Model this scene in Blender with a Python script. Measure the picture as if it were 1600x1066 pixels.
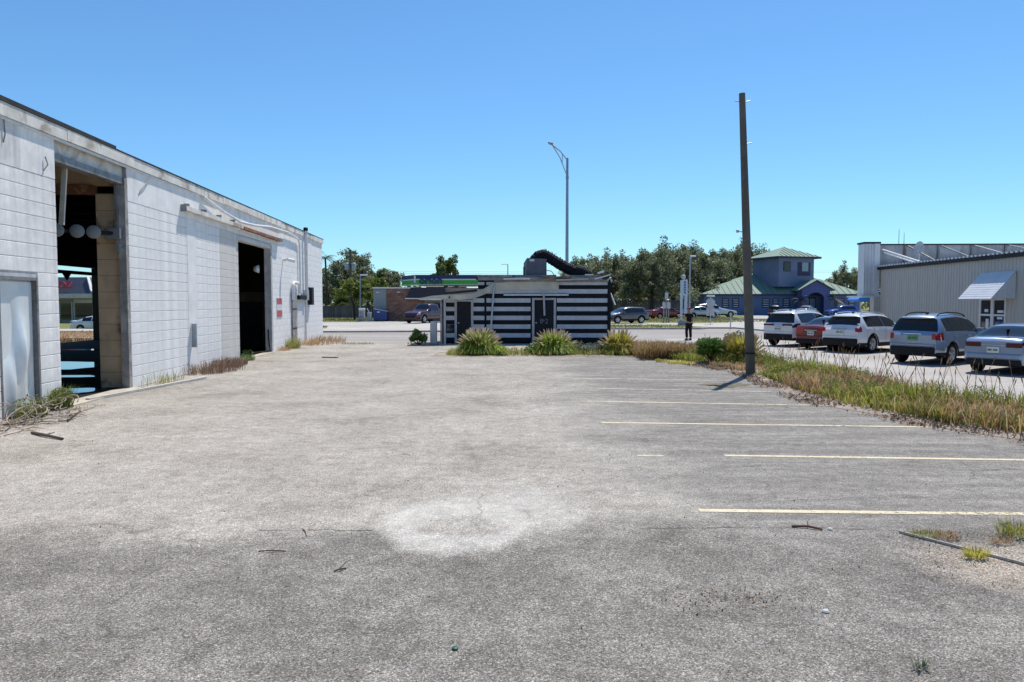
import bpy, bmesh, math, random
import numpy as np
from mathutils import Vector, Matrix, Euler

for o in list(bpy.data.objects):
    bpy.data.objects.remove(o, do_unlink=True)
scene = bpy.context.scene
COL = scene.collection
R = math.radians
rnd = random.Random(7)

# ------------------------------------------------------------------ camera
CAM_H = 2.1
F = 1155.6            # focal length in pixels of the 1600 px wide photograph
cam_d = bpy.data.cameras.new('camera')
cam_d.lens = 26.0
cam_d.sensor_width = 36.0
cam_d.clip_end = 3000
cam = bpy.data.objects.new('camera', cam_d)
COL.objects.link(cam)
cam.location = (0, 0, CAM_H)
cam.rotation_euler = (R(90) - math.atan(61 / F), 0, 0)
scene.camera = cam

# ------------------------------------------------------------------ light
SUN_AZ, SUN_EL = R(24), R(62)
world = bpy.data.worlds.new('World')
scene.world = world
world.use_nodes = True
wn = world.node_tree
sky = wn.nodes.new('ShaderNodeTexSky')
sky.sky_type = 'NISHITA'
sky.sun_disc = False
sky.sun_elevation = SUN_EL
sky.sun_rotation = SUN_AZ
sky.altitude = 0
sky.air_density = 1.0
sky.dust_density = 0.12
sky.ozone_density = 3.5
wn.nodes['Background'].inputs['Strength'].default_value = 0.122
tint = wn.nodes.new('ShaderNodeMix')
tint.data_type = 'RGBA'
tint.blend_type = 'MULTIPLY'
tint.inputs[0].default_value = 1.0
tint.inputs[7].default_value = (0.61, 0.90, 1.07, 1)
wn.links.new(sky.outputs['Color'], tint.inputs[6])
wn.links.new(tint.outputs[2], wn.nodes['Background'].inputs['Color'])

sun_d = bpy.data.lights.new('sun', 'SUN')
sun_d.energy = 4.6
sun_d.angle = R(0.55)
sun_d.color = (1.0, 0.945, 0.86)
sun = bpy.data.objects.new('sun', sun_d)
COL.objects.link(sun)
sdir = Vector((math.sin(SUN_AZ) * math.cos(SUN_EL), math.cos(SUN_AZ) * math.cos(SUN_EL), math.sin(SUN_EL)))
sun.rotation_euler = (-sdir).to_track_quat('-Z', 'Y').to_euler()
sun.location = sdir * 60

vs = scene.view_settings
vs.view_transform = 'Standard'
vs.look = 'None'
vs.exposure = 0.16
vs.gamma = 1.0
vs.use_curve_mapping = False

# ------------------------------------------------------------------ helpers: materials
def nodes_of(name):
    m = bpy.data.materials.new(name)
    m.use_nodes = True
    nt = m.node_tree
    return m, nt, nt.nodes['Principled BSDF']

def N(nt, kind, **kw):
    n = nt.nodes.new(kind)
    for k, v in kw.items():
        if k in n.inputs:
            n.inputs[k].default_value = v
        else:
            setattr(n, k, v)
    return n

def ramp(nt, fac, stops):
    r = nt.nodes.new('ShaderNodeValToRGB')
    el = r.color_ramp.elements
    while len(el) < len(stops):
        el.new(0.5)
    for e, (p, c) in zip(el, stops):
        e.position = p
        e.color = (c[0], c[1], c[2], 1) if not isinstance(c, (int, float)) else (c, c, c, 1)
    nt.links.new(fac, r.inputs['Fac'])
    return r.outputs['Color']

def mixc(nt, fac, a, b, mode='MIX'):
    m = nt.nodes.new('ShaderNodeMix')
    m.data_type = 'RGBA'
    m.blend_type = mode
    for sock, v in ((m.inputs['Factor'], fac), (m.inputs['A'], a), (m.inputs['B'], b)):
        pass
    ins = [m.inputs[0], m.inputs[6], m.inputs[7]]
    for s, v in zip(ins, (fac, a, b)):
        if isinstance(v, (int, float)):
            s.default_value = v if s is ins[0] else (v, v, v, 1)
        elif isinstance(v, tuple):
            s.default_value = (v[0], v[1], v[2], 1)
        else:
            nt.links.new(v, s)
    return m.outputs[2]

def mathn(nt, op, a, b=0.0, c=None, clamp=False):
    m = nt.nodes.new('ShaderNodeMath')
    m.operation = op
    m.use_clamp = clamp
    for s, v in zip(m.inputs, (a, b, c)):
        if v is None:
            continue
        if isinstance(v, (int, float)):
            s.default_value = v
        else:
            nt.links.new(v, s)
    return m.outputs[0]

def coords(nt, kind='Object', scale=None):
    t = nt.nodes.new('ShaderNodeTexCoord')
    out = t.outputs[kind]
    if scale is not None:
        mp = nt.nodes.new('ShaderNodeMapping')
        mp.inputs['Scale'].default_value = scale
        nt.links.new(out, mp.inputs['Vector'])
        out = mp.outputs['Vector']
    return out

def noise(nt, vec, scale, detail=4.0, rough=0.55, dist=0.0):
    n = nt.nodes.new('ShaderNodeTexNoise')
    n.inputs['Scale'].default_value = scale
    n.inputs['Detail'].default_value = detail
    n.inputs['Roughness'].default_value = rough
    n.inputs['Distortion'].default_value = dist
    if vec is not None:
        nt.links.new(vec, n.inputs['Vector'])
    return n.outputs['Fac']

def bump(nt, height, strength, dist, bsdf):
    b = nt.nodes.new('ShaderNodeBump')
    b.inputs['Strength'].default_value = strength
    b.inputs['Distance'].default_value = dist
    nt.links.new(height, b.inputs['Height'])
    nt.links.new(b.outputs['Normal'], bsdf.inputs['Normal'])

MATS = {}
def M(name, col, rough=0.7, metal=0.0, var=0.25, scale=3.0, bmp=0.15, bscale=25.0, streak=0.0, col2=None, coat=0.0, spec=0.5, dirt=None):
    """Plain surface: base colour with broken-up tone, optional vertical streaks, fine relief."""
    if name in MATS:
        return MATS[name]
    m, nt, b = nodes_of(name)
    v = coords(nt)
    n1 = noise(nt, v, scale, 5, 0.6)
    lo = tuple(c * (1 - var) for c in col)
    hi = tuple(min(1, c * (1 + var * 0.6)) for c in col)
    c = ramp(nt, n1, [(0.3, lo), (0.7, hi)])
    if col2 is not None:
        n2 = noise(nt, v, scale * 0.45, 6, 0.65, 0.4)
        f = ramp(nt, n2, [(0.52, 0.0), (0.62, 1.0)])
        c = mixc(nt, f, c, col2)
    if streak:
        sv = coords(nt, 'Object', (2.6, 2.6, 0.3))
        n3 = noise(nt, sv, 1.0, 5, 0.6)
        f = ramp(nt, n3, [(0.5, 0.0), (0.75, 1.0)])
        f = mathn(nt, 'MULTIPLY', f, streak)
        c = mixc(nt, f, c, dirt if dirt else tuple(x * 0.45 for x in col))
    nt.links.new(c, b.inputs['Base Color'])
    b.inputs['Roughness'].default_value = rough
    b.inputs['Metallic'].default_value = metal
    b.inputs['Coat Weight'].default_value = coat
    b.inputs['Specular IOR Level'].default_value = spec if max(col) > 0.08 else min(spec, 0.15)
    if bmp:
        bump(nt, noise(nt, v, bscale, 4, 0.6), bmp, 0.02, b)
    MATS[name] = m
    return m

def leafmat(name, cols, rough=0.6, trans=0.25):
    """Foliage: each leaf takes its own tone out of the list; light comes through a little."""
    if name in MATS:
        return MATS[name]
    m, nt, b = nodes_of(name)
    g = nt.nodes.new('ShaderNodeNewGeometry')
    stops = [(i / max(1, len(cols) - 1), c) for i, c in enumerate(cols)]
    c = ramp(nt, g.outputs['Random Per Island'], stops)
    n1 = noise(nt, coords(nt), 0.5, 3, 0.5)
    c = mixc(nt, 1.0, c, ramp(nt, n1, [(0.3, 0.7), (0.7, 1.15)]), 'MULTIPLY')
    nt.links.new(c, b.inputs['Base Color'])
    b.inputs['Roughness'].default_value = rough
    b.inputs['Specular IOR Level'].default_value = 0.25
    tr = nt.nodes.new('ShaderNodeBsdfTranslucent')
    nt.links.new(c, tr.inputs['Color'])
    mx = nt.nodes.new('ShaderNodeMixShader')
    mx.inputs[0].default_value = trans
    nt.links.new(b.outputs[0], mx.inputs[1])
    nt.links.new(tr.outputs[0], mx.inputs[2])
    nt.links.new(mx.outputs[0], nt.nodes['Material Output'].inputs['Surface'])
    MATS[name] = m
    return m

def glassmat(name, col=(0.012, 0.014, 0.017), rough=0.04):
    if name in MATS:
        return MATS[name]
    m, nt, b = nodes_of(name)
    b.inputs['Base Color'].default_value = (*col, 1)
    b.inputs['Roughness'].default_value = rough
    b.inputs['Specular IOR Level'].default_value = 0.6
    MATS[name] = m
    return m

# ------------------------------------------------------------------ helpers: objects
def tag(o, label=None, cat=None, group=None, kind=None):
    if label: o['label'] = label
    if cat: o['category'] = cat
    if group: o['group'] = group
    if kind: o['kind'] = kind
    return o

def thing(name, label, cat, loc=(0, 0, 0), rz=0.0, group=None):
    o = bpy.data.objects.new(name, None)
    COL.objects.link(o)
    o.location = loc
    o.rotation_euler = (0, 0, rz)
    o.empty_display_size = 0.3
    return tag(o, label, cat, group)

def link_mesh(name, me, mat, parent=None, smooth=False):
    o = bpy.data.objects.new(name, me)
    COL.objects.link(o)
    if mat is not None and not me.materials:
        me.materials.append(mat)
    if parent is not None:
        o.parent = parent
    return o

def copy_tree(o, parent=None):
    c = o.copy()
    COL.objects.link(c)
    c.parent = parent
    for ch in list(o.children):
        copy_tree(ch, c)
    return c

class MB:
    """collects shapes for ONE mesh"""
    def __init__(s):
        s.v, s.f, s.sm = [], [], []
    def add(s, vs_, fs_, smooth=False):
        n = len(s.v)
        s.v += [tuple(p) for p in vs_]
        for f in fs_:
            s.f.append(tuple(i + n for i in f))
            s.sm.append(smooth)
        return s
    def box(s, x0, x1, y0, y1, z0, z1):
        return s.add([(x0, y0, z0), (x1, y0, z0), (x1, y1, z0), (x0, y1, z0), (x0, y0, z1), (x1, y0, z1), (x1, y1, z1), (x0, y1, z1)],
                     [(3, 2, 1, 0), (4, 5, 6, 7), (0, 1, 5, 4), (1, 2, 6, 5), (2, 3, 7, 6), (3, 0, 4, 7)])
    def bevbox(s, x0, x1, y0, y1, z0, z1, b):
        """box with chamfered edges"""
        vs_, idx = [], {}
        X, Y, Z = (x0, x1), (y0, y1), (z0, z1)
        for i in (0, 1):
            for j in (0, 1):
                for k in (0, 1):
                    sx, sy, sz = (1, -1)[i] * b, (1, -1)[j] * b, (1, -1)[k] * b
                    idx[i, j, k, 0] = len(vs_); vs_.append((X[i], Y[j] + sy, Z[k] + sz))
                    idx[i, j, k, 1] = len(vs_); vs_.append((X[i] + sx, Y[j], Z[k] + sz))
                    idx[i, j, k, 2] = len(vs_); vs_.append((X[i] + sx, Y[j] + sy, Z[k]))
        fs_ = []
        for i in (0, 1):
            q = [idx[i, 0, 0, 0], idx[i, 1, 0, 0], idx[i, 1, 1, 0], idx[i, 0, 1, 0]]
            fs_.append(q if i else q[::-1])
            q = [idx[0, i, 0, 1], idx[1, i, 0, 1], idx[1, i, 1, 1], idx[0, i, 1, 1]]
            fs_.append(q[::-1] if i else q)
            q = [idx[0, 0, i, 2], idx[1, 0, i, 2], idx[1, 1, i, 2], idx[0, 1, i, 2]]
            fs_.append(q if i else q[::-1])
        for i in (0, 1):
            for j in (0, 1):
                fs_.append([idx[i, j, 0, 0], idx[i, j, 1, 0], idx[i, j, 1, 1], idx[i, j, 0, 1]])
                fs_.append([idx[i, 0, j, 0], idx[i, 1, j, 0], idx[i, 1, j, 2], idx[i, 0, j, 2]])
                fs_.append([idx[0, i, j, 1], idx[1, i, j, 1], idx[1, i, j, 2], idx[0, i, j, 2]])
                for k in (0, 1):
                    fs_.append([idx[i, j, k, 0], idx[i, j, k, 1], idx[i, j, k, 2]])
        return s.add(vs_, fs_)
    def quad(s, a, b, c, d):
        return s.add([a, b, c, d], [(0, 1, 2, 3)])
    def poly(s, pts):
        return s.add(pts, [tuple(range(len(pts)))])
    def prism(s, pts, d):
        """closed polygon (3-D points, planar) extruded by the vector d"""
        n = len(pts)
        d = Vector(d)
        a = [Vector(p) for p in pts]
        vs_ = a + [p + d for p in a]
        fs_ = [tuple(range(n))[::-1], tuple(range(n, 2 * n))]
        for i in range(n):
            j = (i + 1) % n
            fs_.append((i, j, n + j, n + i))
        return s.add(vs_, fs_)
    def tube(s, pts, r, seg=8, cap=True, smooth=True, flat=1.0):
        pts = [Vector(p) for p in pts]
        rs = r if isinstance(r, (list, tuple)) else [r] * len(pts)
        base = len(s.v)
        t0 = (pts[1] - pts[0]).normalized()
        up = Vector((0, 0, 1)) if abs(t0.z) < 0.9 else Vector((0, 1, 0))
        u = t0.cross(up).normalized()
        vs_, fs_ = [], []
        for i, p in enumerate(pts):
            t = (pts[min(i + 1, len(pts) - 1)] - pts[max(i - 1, 0)]).normalized()
            u = (u - t * u.dot(t)).normalized()
            w = t.cross(u)
            for k in range(seg):
                a = 2 * math.pi * k / seg
                vs_.append(p + u * (math.cos(a) * rs[i]) + w * (math.sin(a) * rs[i] * flat))
        for i in range(len(pts) - 1):
            for k in range(seg):
                k2 = (k + 1) % seg
                fs_.append((i * seg + k, i * seg + k2, (i + 1) * seg + k2, (i + 1) * seg + k))
        s.add(vs_, fs_, smooth)
        if cap:
            s.add([vs_[k] for k in range(seg)], [tuple(range(seg))[::-1]])
            n = (len(pts) - 1) * seg
            s.add([vs_[n + k] for k in range(seg)], [tuple(range(seg))])
        return s
    def bar(s, a, b, w, h):
        """rectangular bar from a to b, w wide (sideways) and h deep"""
        a, b = Vector(a), Vector(b)
        t = (b - a).normalized()
        up = Vector((0, 0, 1)) if abs(t.z) < 0.95 else Vector((0, 1, 0))
        u = t.cross(up).normalized() * (w / 2)
        v = u.cross(t).normalized() * (h / 2)
        c = [(-1, -1), (1, -1), (1, 1), (-1, 1)]
        vs_ = [p + u * i + v * j for p in (a, b) for i, j in c]
        return s.add(vs_, [(3, 2, 1, 0), (4, 5, 6, 7), (0, 1, 5, 4), (1, 2, 6, 5), (2, 3, 7, 6), (3, 0, 4, 7)])
    def lathe(s, prof, seg=16, axis='Z', c=(0, 0, 0), smooth=True):
        """profile of (radius, height) spun about an axis through c"""
        vs_, fs_ = [], []
        for (r, h) in prof:
            for k in range(seg):
                a = 2 * math.pi * k / seg
                x, y = r * math.cos(a), r * math.sin(a)
                p = {'Z': (x, y, h), 'Y': (x, h, y), 'X': (h, x, y)}[axis]
                vs_.append((p[0] + c[0], p[1] + c[1], p[2] + c[2]))
        for i in range(len(prof) - 1):
            for k in range(seg):
                k2 = (k + 1) % seg
                fs_.append((i * seg + k, i * seg + k2, (i + 1) * seg + k2, (i + 1) * seg + k))
        return s.add(vs_, fs_, smooth)
    def mesh(s, name):
        me = bpy.data.meshes.new(name)
        me.from_pydata(s.v, [], s.f)
        me.polygons.foreach_set('use_smooth', s.sm)
        me.validate()
        bm = bmesh.new()
        bm.from_mesh(me)
        bmesh.ops.recalc_face_normals(bm, faces=bm.faces)
        bm.to_mesh(me)
        bm.free()
        me.update()
        return me
    def build(s, name, mat, parent=None, label=None):
        o = link_mesh(name, s.mesh(name), mat, parent)
        if label:
            o['label'] = label
        return o

def part(name, mat, parent, *boxes, label=None):
    m = MB()
    for b in boxes:
        m.box(*b)
    return m.build(name, mat, parent, label)

def text(body, size, mat, parent, loc, rot=(R(90), 0, 0), name='lettering', extrude=0.01, bold=0.0, align='CENTER'):
    cu = bpy.data.curves.new(name, 'FONT')
    cu.body = body
    cu.size = size
    cu.extrude = extrude
    cu.offset = bold
    cu.align_x = align
    cu.align_y = 'CENTER'
    cu.resolution_u = 3
    cu.materials.append(mat)
    tmp = bpy.data.objects.new(name, cu)
    COL.objects.link(tmp)
    bpy.context.view_layer.update()
    me = bpy.data.meshes.new_from_object(tmp.evaluated_get(bpy.context.evaluated_depsgraph_get()))
    bpy.data.objects.remove(tmp, do_unlink=True)
    o = link_mesh(name, me, mat, parent)
    o.location = loc
    o.rotation_euler = rot
    return o

def WX(px, Y):
    """sideways position of something seen at picture column px and standing Y metres away"""
    return (px - 800) / F * Y

def WZ(py, Y):
    return CAM_H + (472 - py) / F * Y

def GY(py):
    return F * CAM_H / (py - 472)

# ------------------------------------------------------------------ helpers: leaves and blades (numpy, one mesh each)
def mesh_np(name, V, F_, nper, mat, smooth=False):
    me = bpy.data.meshes.new(name)
    V = np.asarray(V, dtype=np.float32)
    me.vertices.add(len(V))
    me.vertices.foreach_set('co', V.ravel())
    F_ = np.asarray(F_, dtype=np.int32)
    nf = len(F_) // nper
    me.loops.add(len(F_))
    me.loops.foreach_set('vertex_index', F_)
    me.polygons.add(nf)
    me.polygons.foreach_set('loop_start', np.arange(0, len(F_), nper, dtype=np.int32))
    me.polygons.foreach_set('loop_total', np.full(nf, nper, dtype=np.int32))
    if smooth:
        me.polygons.foreach_set('use_smooth', np.ones(nf, dtype=bool))
    me.update(calc_edges=True)
    if mat is not None:
        me.materials.append(mat)
    return me

def unit(a):
    return a / np.maximum(1e-9, np.linalg.norm(a, axis=1, keepdims=True))

def leaf_mesh(name, P, size, mat, rs, aspect=0.55, up=0.3):
    """diamond shaped leaves at the points P, folded a little so that they catch the light"""
    n = len(P)
    d = unit(rs.normal(size=(n, 3)))
    w = unit(np.cross(d, rs.normal(size=(n, 3)) + np.array([0, 0, up])))
    s = (size * rs.uniform(0.6, 1.35, n))[:, None]
    nrm = np.cross(d, w)
    V = np.empty((n, 4, 3))
    V[:, 0] = P - d * s
    V[:, 1] = P + w * s * aspect + nrm * s * 0.15
    V[:, 2] = P + d * s
    V[:, 3] = P - w * s * aspect + nrm * s * 0.15
    return mesh_np(name, V.reshape(-1, 3), np.arange(n * 4), 4, mat)

def blade_mesh(name, B, az, height, lean, width, mat, rs, curl=1.6):
    """grass blades: base points B, leaning towards az, bending over"""
    n = len(B)
    az = np.broadcast_to(az, (n,)); height = np.broadcast_to(height, (n,)); lean = np.broadcast_to(lean, (n,)); width = np.broadcast_to(width, (n,))
    D = np.stack([np.cos(az), np.sin(az), np.zeros(n)], 1)
    S = np.stack([-np.sin(az), np.cos(az), np.zeros(n)], 1) * (width / 2)[:, None]
    h = height[:, None]; l = lean[:, None]
    Z = np.array([0, 0, 1.0])
    p0 = B
    p1 = B + D * h * l * 0.25 + Z * h * 0.45
    p2 = B + D * h * l * 0.6 + Z * h * 0.82
    p3 = B + D * h * l * 1.0 + Z * h * np.clip(1.05 - 0.35 * (l ** curl), 0.15, 1.05)
    V = np.empty((n, 8, 3))
    V[:, 0] = p0 - S; V[:, 1] = p0 + S
    V[:, 2] = p1 + S * 0.9; V[:, 3] = p1 - S * 0.9
    V[:, 4] = p2 + S * 0.6; V[:, 5] = p2 - S * 0.6
    V[:, 6] = p3 + S * 0.1; V[:, 7] = p3 - S * 0.1
    idx = np.array([0, 1, 2, 3, 3, 2, 4, 5, 5, 4, 6, 7])
    Fx = (np.arange(n)[:, None] * 8 + idx[None, :]).ravel()
    return mesh_np(name, V.reshape(-1, 3), Fx, 4, mat)

def sphere_pts(n, c, r, rs, shell=0.55, squash=1.0):
    d = unit(rs.normal(size=(n, 3)))
    rad = r * rs.uniform(shell ** 3, 1, n)[:, None] ** (1 / 3)
    p = d * rad
    p[:, 2] *= squash
    return p + np.array(c)

# ================================================================== SETTING
def sheet(name, pts, z, mat, parent=None, kind='structure', sub=0):
    me = bpy.data.meshes.new(name)
    me.from_pydata([(x, y, z) for x, y in pts], [], [tuple(range(len(pts)))])
    bm = bmesh.new(); bm.from_mesh(me)
    bmesh.ops.recalc_face_normals(bm, faces=bm.faces)
    for f in bm.faces:
        if f.normal.z < 0: f.normal_flip()
    bm.to_mesh(me); bm.free()
    o = link_mesh(name, me, mat, parent)
    if kind: o['kind'] = kind
    return o

def asphalt_lot():
    m, nt, b = nodes_of('weathered_lot')
    v = coords(nt)
    sep = nt.nodes.new('ShaderNodeSeparateXYZ'); nt.links.new(v, sep.inputs[0])
    X, Y = sep.outputs[0], sep.outputs[1]
    big = noise(nt, v, 0.55, 12, 0.72, 0.15)
    c = ramp(nt, big, [(0.30, (0.29, 0.263, 0.229)), (0.45, (0.42, 0.384, 0.337)), (0.58, (0.50, 0.459, 0.405)), (0.75, (0.58, 0.537, 0.475))])
    # right half: smoother grey with streaks running along the bays
    sv = coords(nt, 'Object', (0.25, 1.6, 1.0))
    st = noise(nt, sv, 1.5, 12, 0.74, 0.3)
    cr = ramp(nt, st, [(0.30, (0.165, 0.154, 0.139)), (0.48, (0.27, 0.253, 0.23)), (0.62, (0.365, 0.342, 0.312)), (0.75, (0.46, 0.432, 0.395))])
    wob = noise(nt, v, 0.5, 5, 0.6)
    fx = mathn(nt, 'ADD', X, mathn(nt, 'MULTIPLY', mathn(nt, 'SUBTRACT', wob, 0.5), 5.5))
    fx = mathn(nt, 'MULTIPLY', mathn(nt, 'SUBTRACT', fx, 0.8), 0.55, clamp=True)
    c = mixc(nt, mathn(nt, 'MULTIPLY', fx, 0.85), c, cr)
    # the near pour is an older darker one, its edge is a ragged line across the lot
    fy = mathn(nt, 'ADD', Y, mathn(nt, 'MULTIPLY', mathn(nt, 'SUBTRACT', noise(nt, v, 0.55, 7, 0.7), 0.5), 3.2))
    fy = mathn(nt, 'SUBTRACT', 1.0, mathn(nt, 'MULTIPLY', mathn(nt, 'SUBTRACT', fy, 6.3), 1.3, clamp=True))
    near = ramp(nt, noise(nt, v, 1.0, 12, 0.74), [(0.32, (0.145, 0.132, 0.117)), (0.5, (0.24, 0.220, 0.197)), (0.68, (0.36, 0.331, 0.297))])
    c = mixc(nt, mathn(nt, 'MULTIPLY', fy, 0.9), c, near)
    # pale worn-out ring
    def blob(cx, cy, rx, ry, edge, wamp):
        dx = mathn(nt, 'DIVIDE', mathn(nt, 'SUBTRACT', X, cx), rx)
        dy = mathn(nt, 'DIVIDE', mathn(nt, 'SUBTRACT', Y, cy), ry)
        d = mathn(nt, 'SQRT', mathn(nt, 'ADD', mathn(nt, 'MULTIPLY', dx, dx), mathn(nt, 'MULTIPLY', dy, dy)))
        d = mathn(nt, 'ADD', d, mathn(nt, 'MULTIPLY', mathn(nt, 'SUBTRACT', noise(nt, v, 1.5, 8, 0.72), 0.5), wamp))
        return mathn(nt, 'MULTIPLY', mathn(nt, 'SUBTRACT', 1.0, d), edge, clamp=True)
    pale = mathn(nt, 'SUBTRACT', mathn(nt, 'MAXIMUM', blob(-0.52, 6.95, 0.80, 0.98, 5.0, 0.55), mathn(nt, 'MULTIPLY', blob(0.05, 7.5, 0.9, 1.0, 1.6, 1.0), 0.8)), mathn(nt, 'MULTIPLY', blob(-0.48, 6.85, 0.55, 0.42, 2.2, 1.1), 0.85), clamp=True)
    c = mixc(nt, mathn(nt, 'MULTIPLY', pale, 0.75), c, (0.66, 0.625, 0.57))
    pale2 = blob(-5.0, 8.2, 2.2, 1.4, 1.2, 1.2)
    c = mixc(nt, mathn(nt, 'MULTIPLY', pale2, 0.5), c, (0.47, 0.44, 0.40))
    pale3 = blob(4.6, 3.6, 1.4, 1.2, 1.4, 1.2)
    c = mixc(nt, mathn(nt, 'MULTIPLY', pale3, 0.55), c, (0.5, 0.488, 0.468))
    sandy = blob(4.35, 5.75, 1.25, 0.75, 2.2, 1.0)
    c = mixc(nt, mathn(nt, 'MULTIPLY', sandy, 0.92), c, mixc(nt, noise(nt, v, 6.0, 6, 0.7), (0.30, 0.24, 0.185), (0.56, 0.49, 0.41)))
    # rusty leaf stains
    rs_ = noise(nt, v, 2.3, 6, 0.7)
    c = mixc(nt, mathn(nt, 'MULTIPLY', ramp(nt, rs_, [(0.62, 0.0), (0.75, 1.0)]), 0.35), c, (0.24, 0.19, 0.155))
    # dark oily spots
    ds = noise(nt, v, 1.1, 6, 0.7, 0.6)
    c = mixc(nt, mathn(nt, 'MULTIPLY', ramp(nt, ds, [(0.6, 0.0), (0.72, 1.0)]), 0.4), c, (0.15, 0.147, 0.143))
    # hairline cracking in the worn surface
    cv_ = nt.nodes.new('ShaderNodeVectorMath'); cv_.operation = 'ADD'
    nn_ = nt.nodes.new('ShaderNodeTexNoise'); nn_.inputs['Scale'].default_value = 1.6; nn_.inputs['Detail'].default_value = 6
    nt.links.new(v, nn_.inputs['Vector'])
    nt.links.new(v, cv_.inputs[0]); nt.links.new(nn_.outputs['Color'], cv_.inputs[1])
    ve = nt.nodes.new('ShaderNodeTexVoronoi'); ve.feature = 'DISTANCE_TO_EDGE'; ve.inputs['Scale'].default_value = 0.33
    nt.links.new(cv_.outputs[0], ve.inputs['Vector'])
    ck = ramp(nt, ve.outputs['Distance'], [(0.0, 1.0), (0.006, 0.0)])
    ckm = ramp(nt, noise(nt, v, 0.5, 3, 0.5), [(0.45, 0.0), (0.6, 1.0)])
    c = mixc(nt, mathn(nt, 'MULTIPLY', mathn(nt, 'MULTIPLY', ck, ckm), 0.6), c, (0.10, 0.092, 0.08))
    # mid sized mottling, as wear lays the stone bare
    mo = noise(nt, v, 5.0, 10, 0.78)
    c = mixc(nt, 1.0, c, ramp(nt, mo, [(0.32, 0.72), (0.5, 1.0), (0.68, 1.25)]), 'MULTIPLY')
    # aggregate: single chips
    vo = nt.nodes.new('ShaderNodeTexVoronoi'); vo.inputs['Scale'].default_value = 115.0
    nt.links.new(v, vo.inputs['Vector'])
    sc = nt.nodes.new('ShaderNodeSeparateColor'); nt.links.new(vo.outputs['Color'], sc.inputs[0])
    chips = ramp(nt, sc.outputs[0], [(0.0, 0.38), (0.22, 0.72), (0.6, 1.02), (0.85, 1.42), (1.0, 2.2)])
    fine = noise(nt, v, 55.0, 6, 0.8)
    chips = mixc(nt, 1.0, chips, ramp(nt, fine, [(0.3, 0.62), (0.7, 1.38)]), 'MULTIPLY')
    amt = mathn(nt, 'MULTIPLY', mathn(nt, 'SUBTRACT', 1.0, mathn(nt, 'MULTIPLY', pale, 0.5)), mathn(nt, 'ADD', 0.75, mathn(nt, 'MULTIPLY', fy, 0.25)))
    c = mixc(nt, amt, c, mixc(nt, 1.0, c, chips, 'MULTIPLY'))
    hue = ramp(nt, sc.outputs[1], [(0.0, (1.0, 0.93, 0.84)), (0.4, (1, 1, 1)), (1.0, (0.97, 1.0, 1.03))])
    c = mixc(nt, 1.0, c, hue, 'MULTIPLY')
    nt.links.new(c, b.inputs['Base Color'])
    b.inputs['Roughness'].default_value = 0.93
    b.inputs['Specular IOR Level'].default_value = 0.2
    h = mathn(nt, 'ADD', mathn(nt, 'MULTIPLY', vo.outputs['Distance'], -0.6), mathn(nt, 'ADD', sc.outputs[2], mathn(nt, 'MULTIPLY', fine, 0.5)))
    bump(nt, h, 1.0, 0.009, b)
    return m

def speckled(name, dark, light, scale=0.5, chip=40.0, chipamt=0.4, streak=(1, 1, 1)):
    m, nt, b = nodes_of(name)
    v = coords(nt)
    n1 = noise(nt, coords(nt, 'Object', streak), scale, 6, 0.62, 0.3)
    c = ramp(nt, n1, [(0.3, dark), (0.7, light)])
    vo = nt.nodes.new('ShaderNodeTexVoronoi'); vo.inputs['Scale'].default_value = chip
    nt.links.new(v, vo.inputs['Vector'])
    sc = nt.nodes.new('ShaderNodeSeparateColor'); nt.links.new(vo.outputs['Color'], sc.inputs[0])
    c = mixc(nt, chipamt, c, mixc(nt, 1.0, c, ramp(nt, sc.outputs[0], [(0, 0.5), (0.5, 1.0), (1, 1.6)]), 'MULTIPLY'))
    nt.links.new(c, b.inputs['Base Color'])
    b.inputs['Roughness'].default_value = 0.92
    b.inputs['Specular IOR Level'].default_value = 0.2
    bump(nt, sc.outputs[0], 0.35, 0.006, b)
    return m

m_lot = asphalt_lot()
m_conc = speckled('pale_concrete', (0.33, 0.305, 0.28), (0.47, 0.44, 0.405), 0.3, 30, 0.3)
m_road = speckled('road_asphalt', (0.27, 0.245, 0.225), (0.37, 0.34, 0.315), 0.35, 35, 0.35, (0.2, 1, 1))
m_apron = speckled('apron_concrete', (0.36, 0.335, 0.305), (0.50, 0.47, 0.43), 0.2, 20, 0.3)
m_soil = speckled('sandy_soil', (0.20, 0.155, 0.12), (0.42, 0.36, 0.30), 2.2, 55, 0.6)
m_turf = speckled('turf', (0.115, 0.135, 0.04), (0.24, 0.23, 0.085), 0.8, 25, 0.6)
m_kerb = M('kerb_concrete', (0.36, 0.345, 0.32), 0.9, var=0.35, scale=2)

# ground: one sheet to the horizon, dropping a little behind the warehouse
xs = [-1500, -120, -27, -22.5, 120, 1500]
ys = [-1500, -60, 30, 60, 130, 1800]
gv = [(x, y, (-0.55 if x <= -27 else -0.03)) for y in ys for x in xs]
gf = [(j * 6 + i, j * 6 + i + 1, (j + 1) * 6 + i + 1, (j + 1) * 6 + i) for j in range(5) for i in range(5)]
gm = bpy.data.meshes.new('ground'); gm.from_pydata(gv, [], gf)
tag(link_mesh('ground', gm, m_turf), kind='structure')

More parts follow.
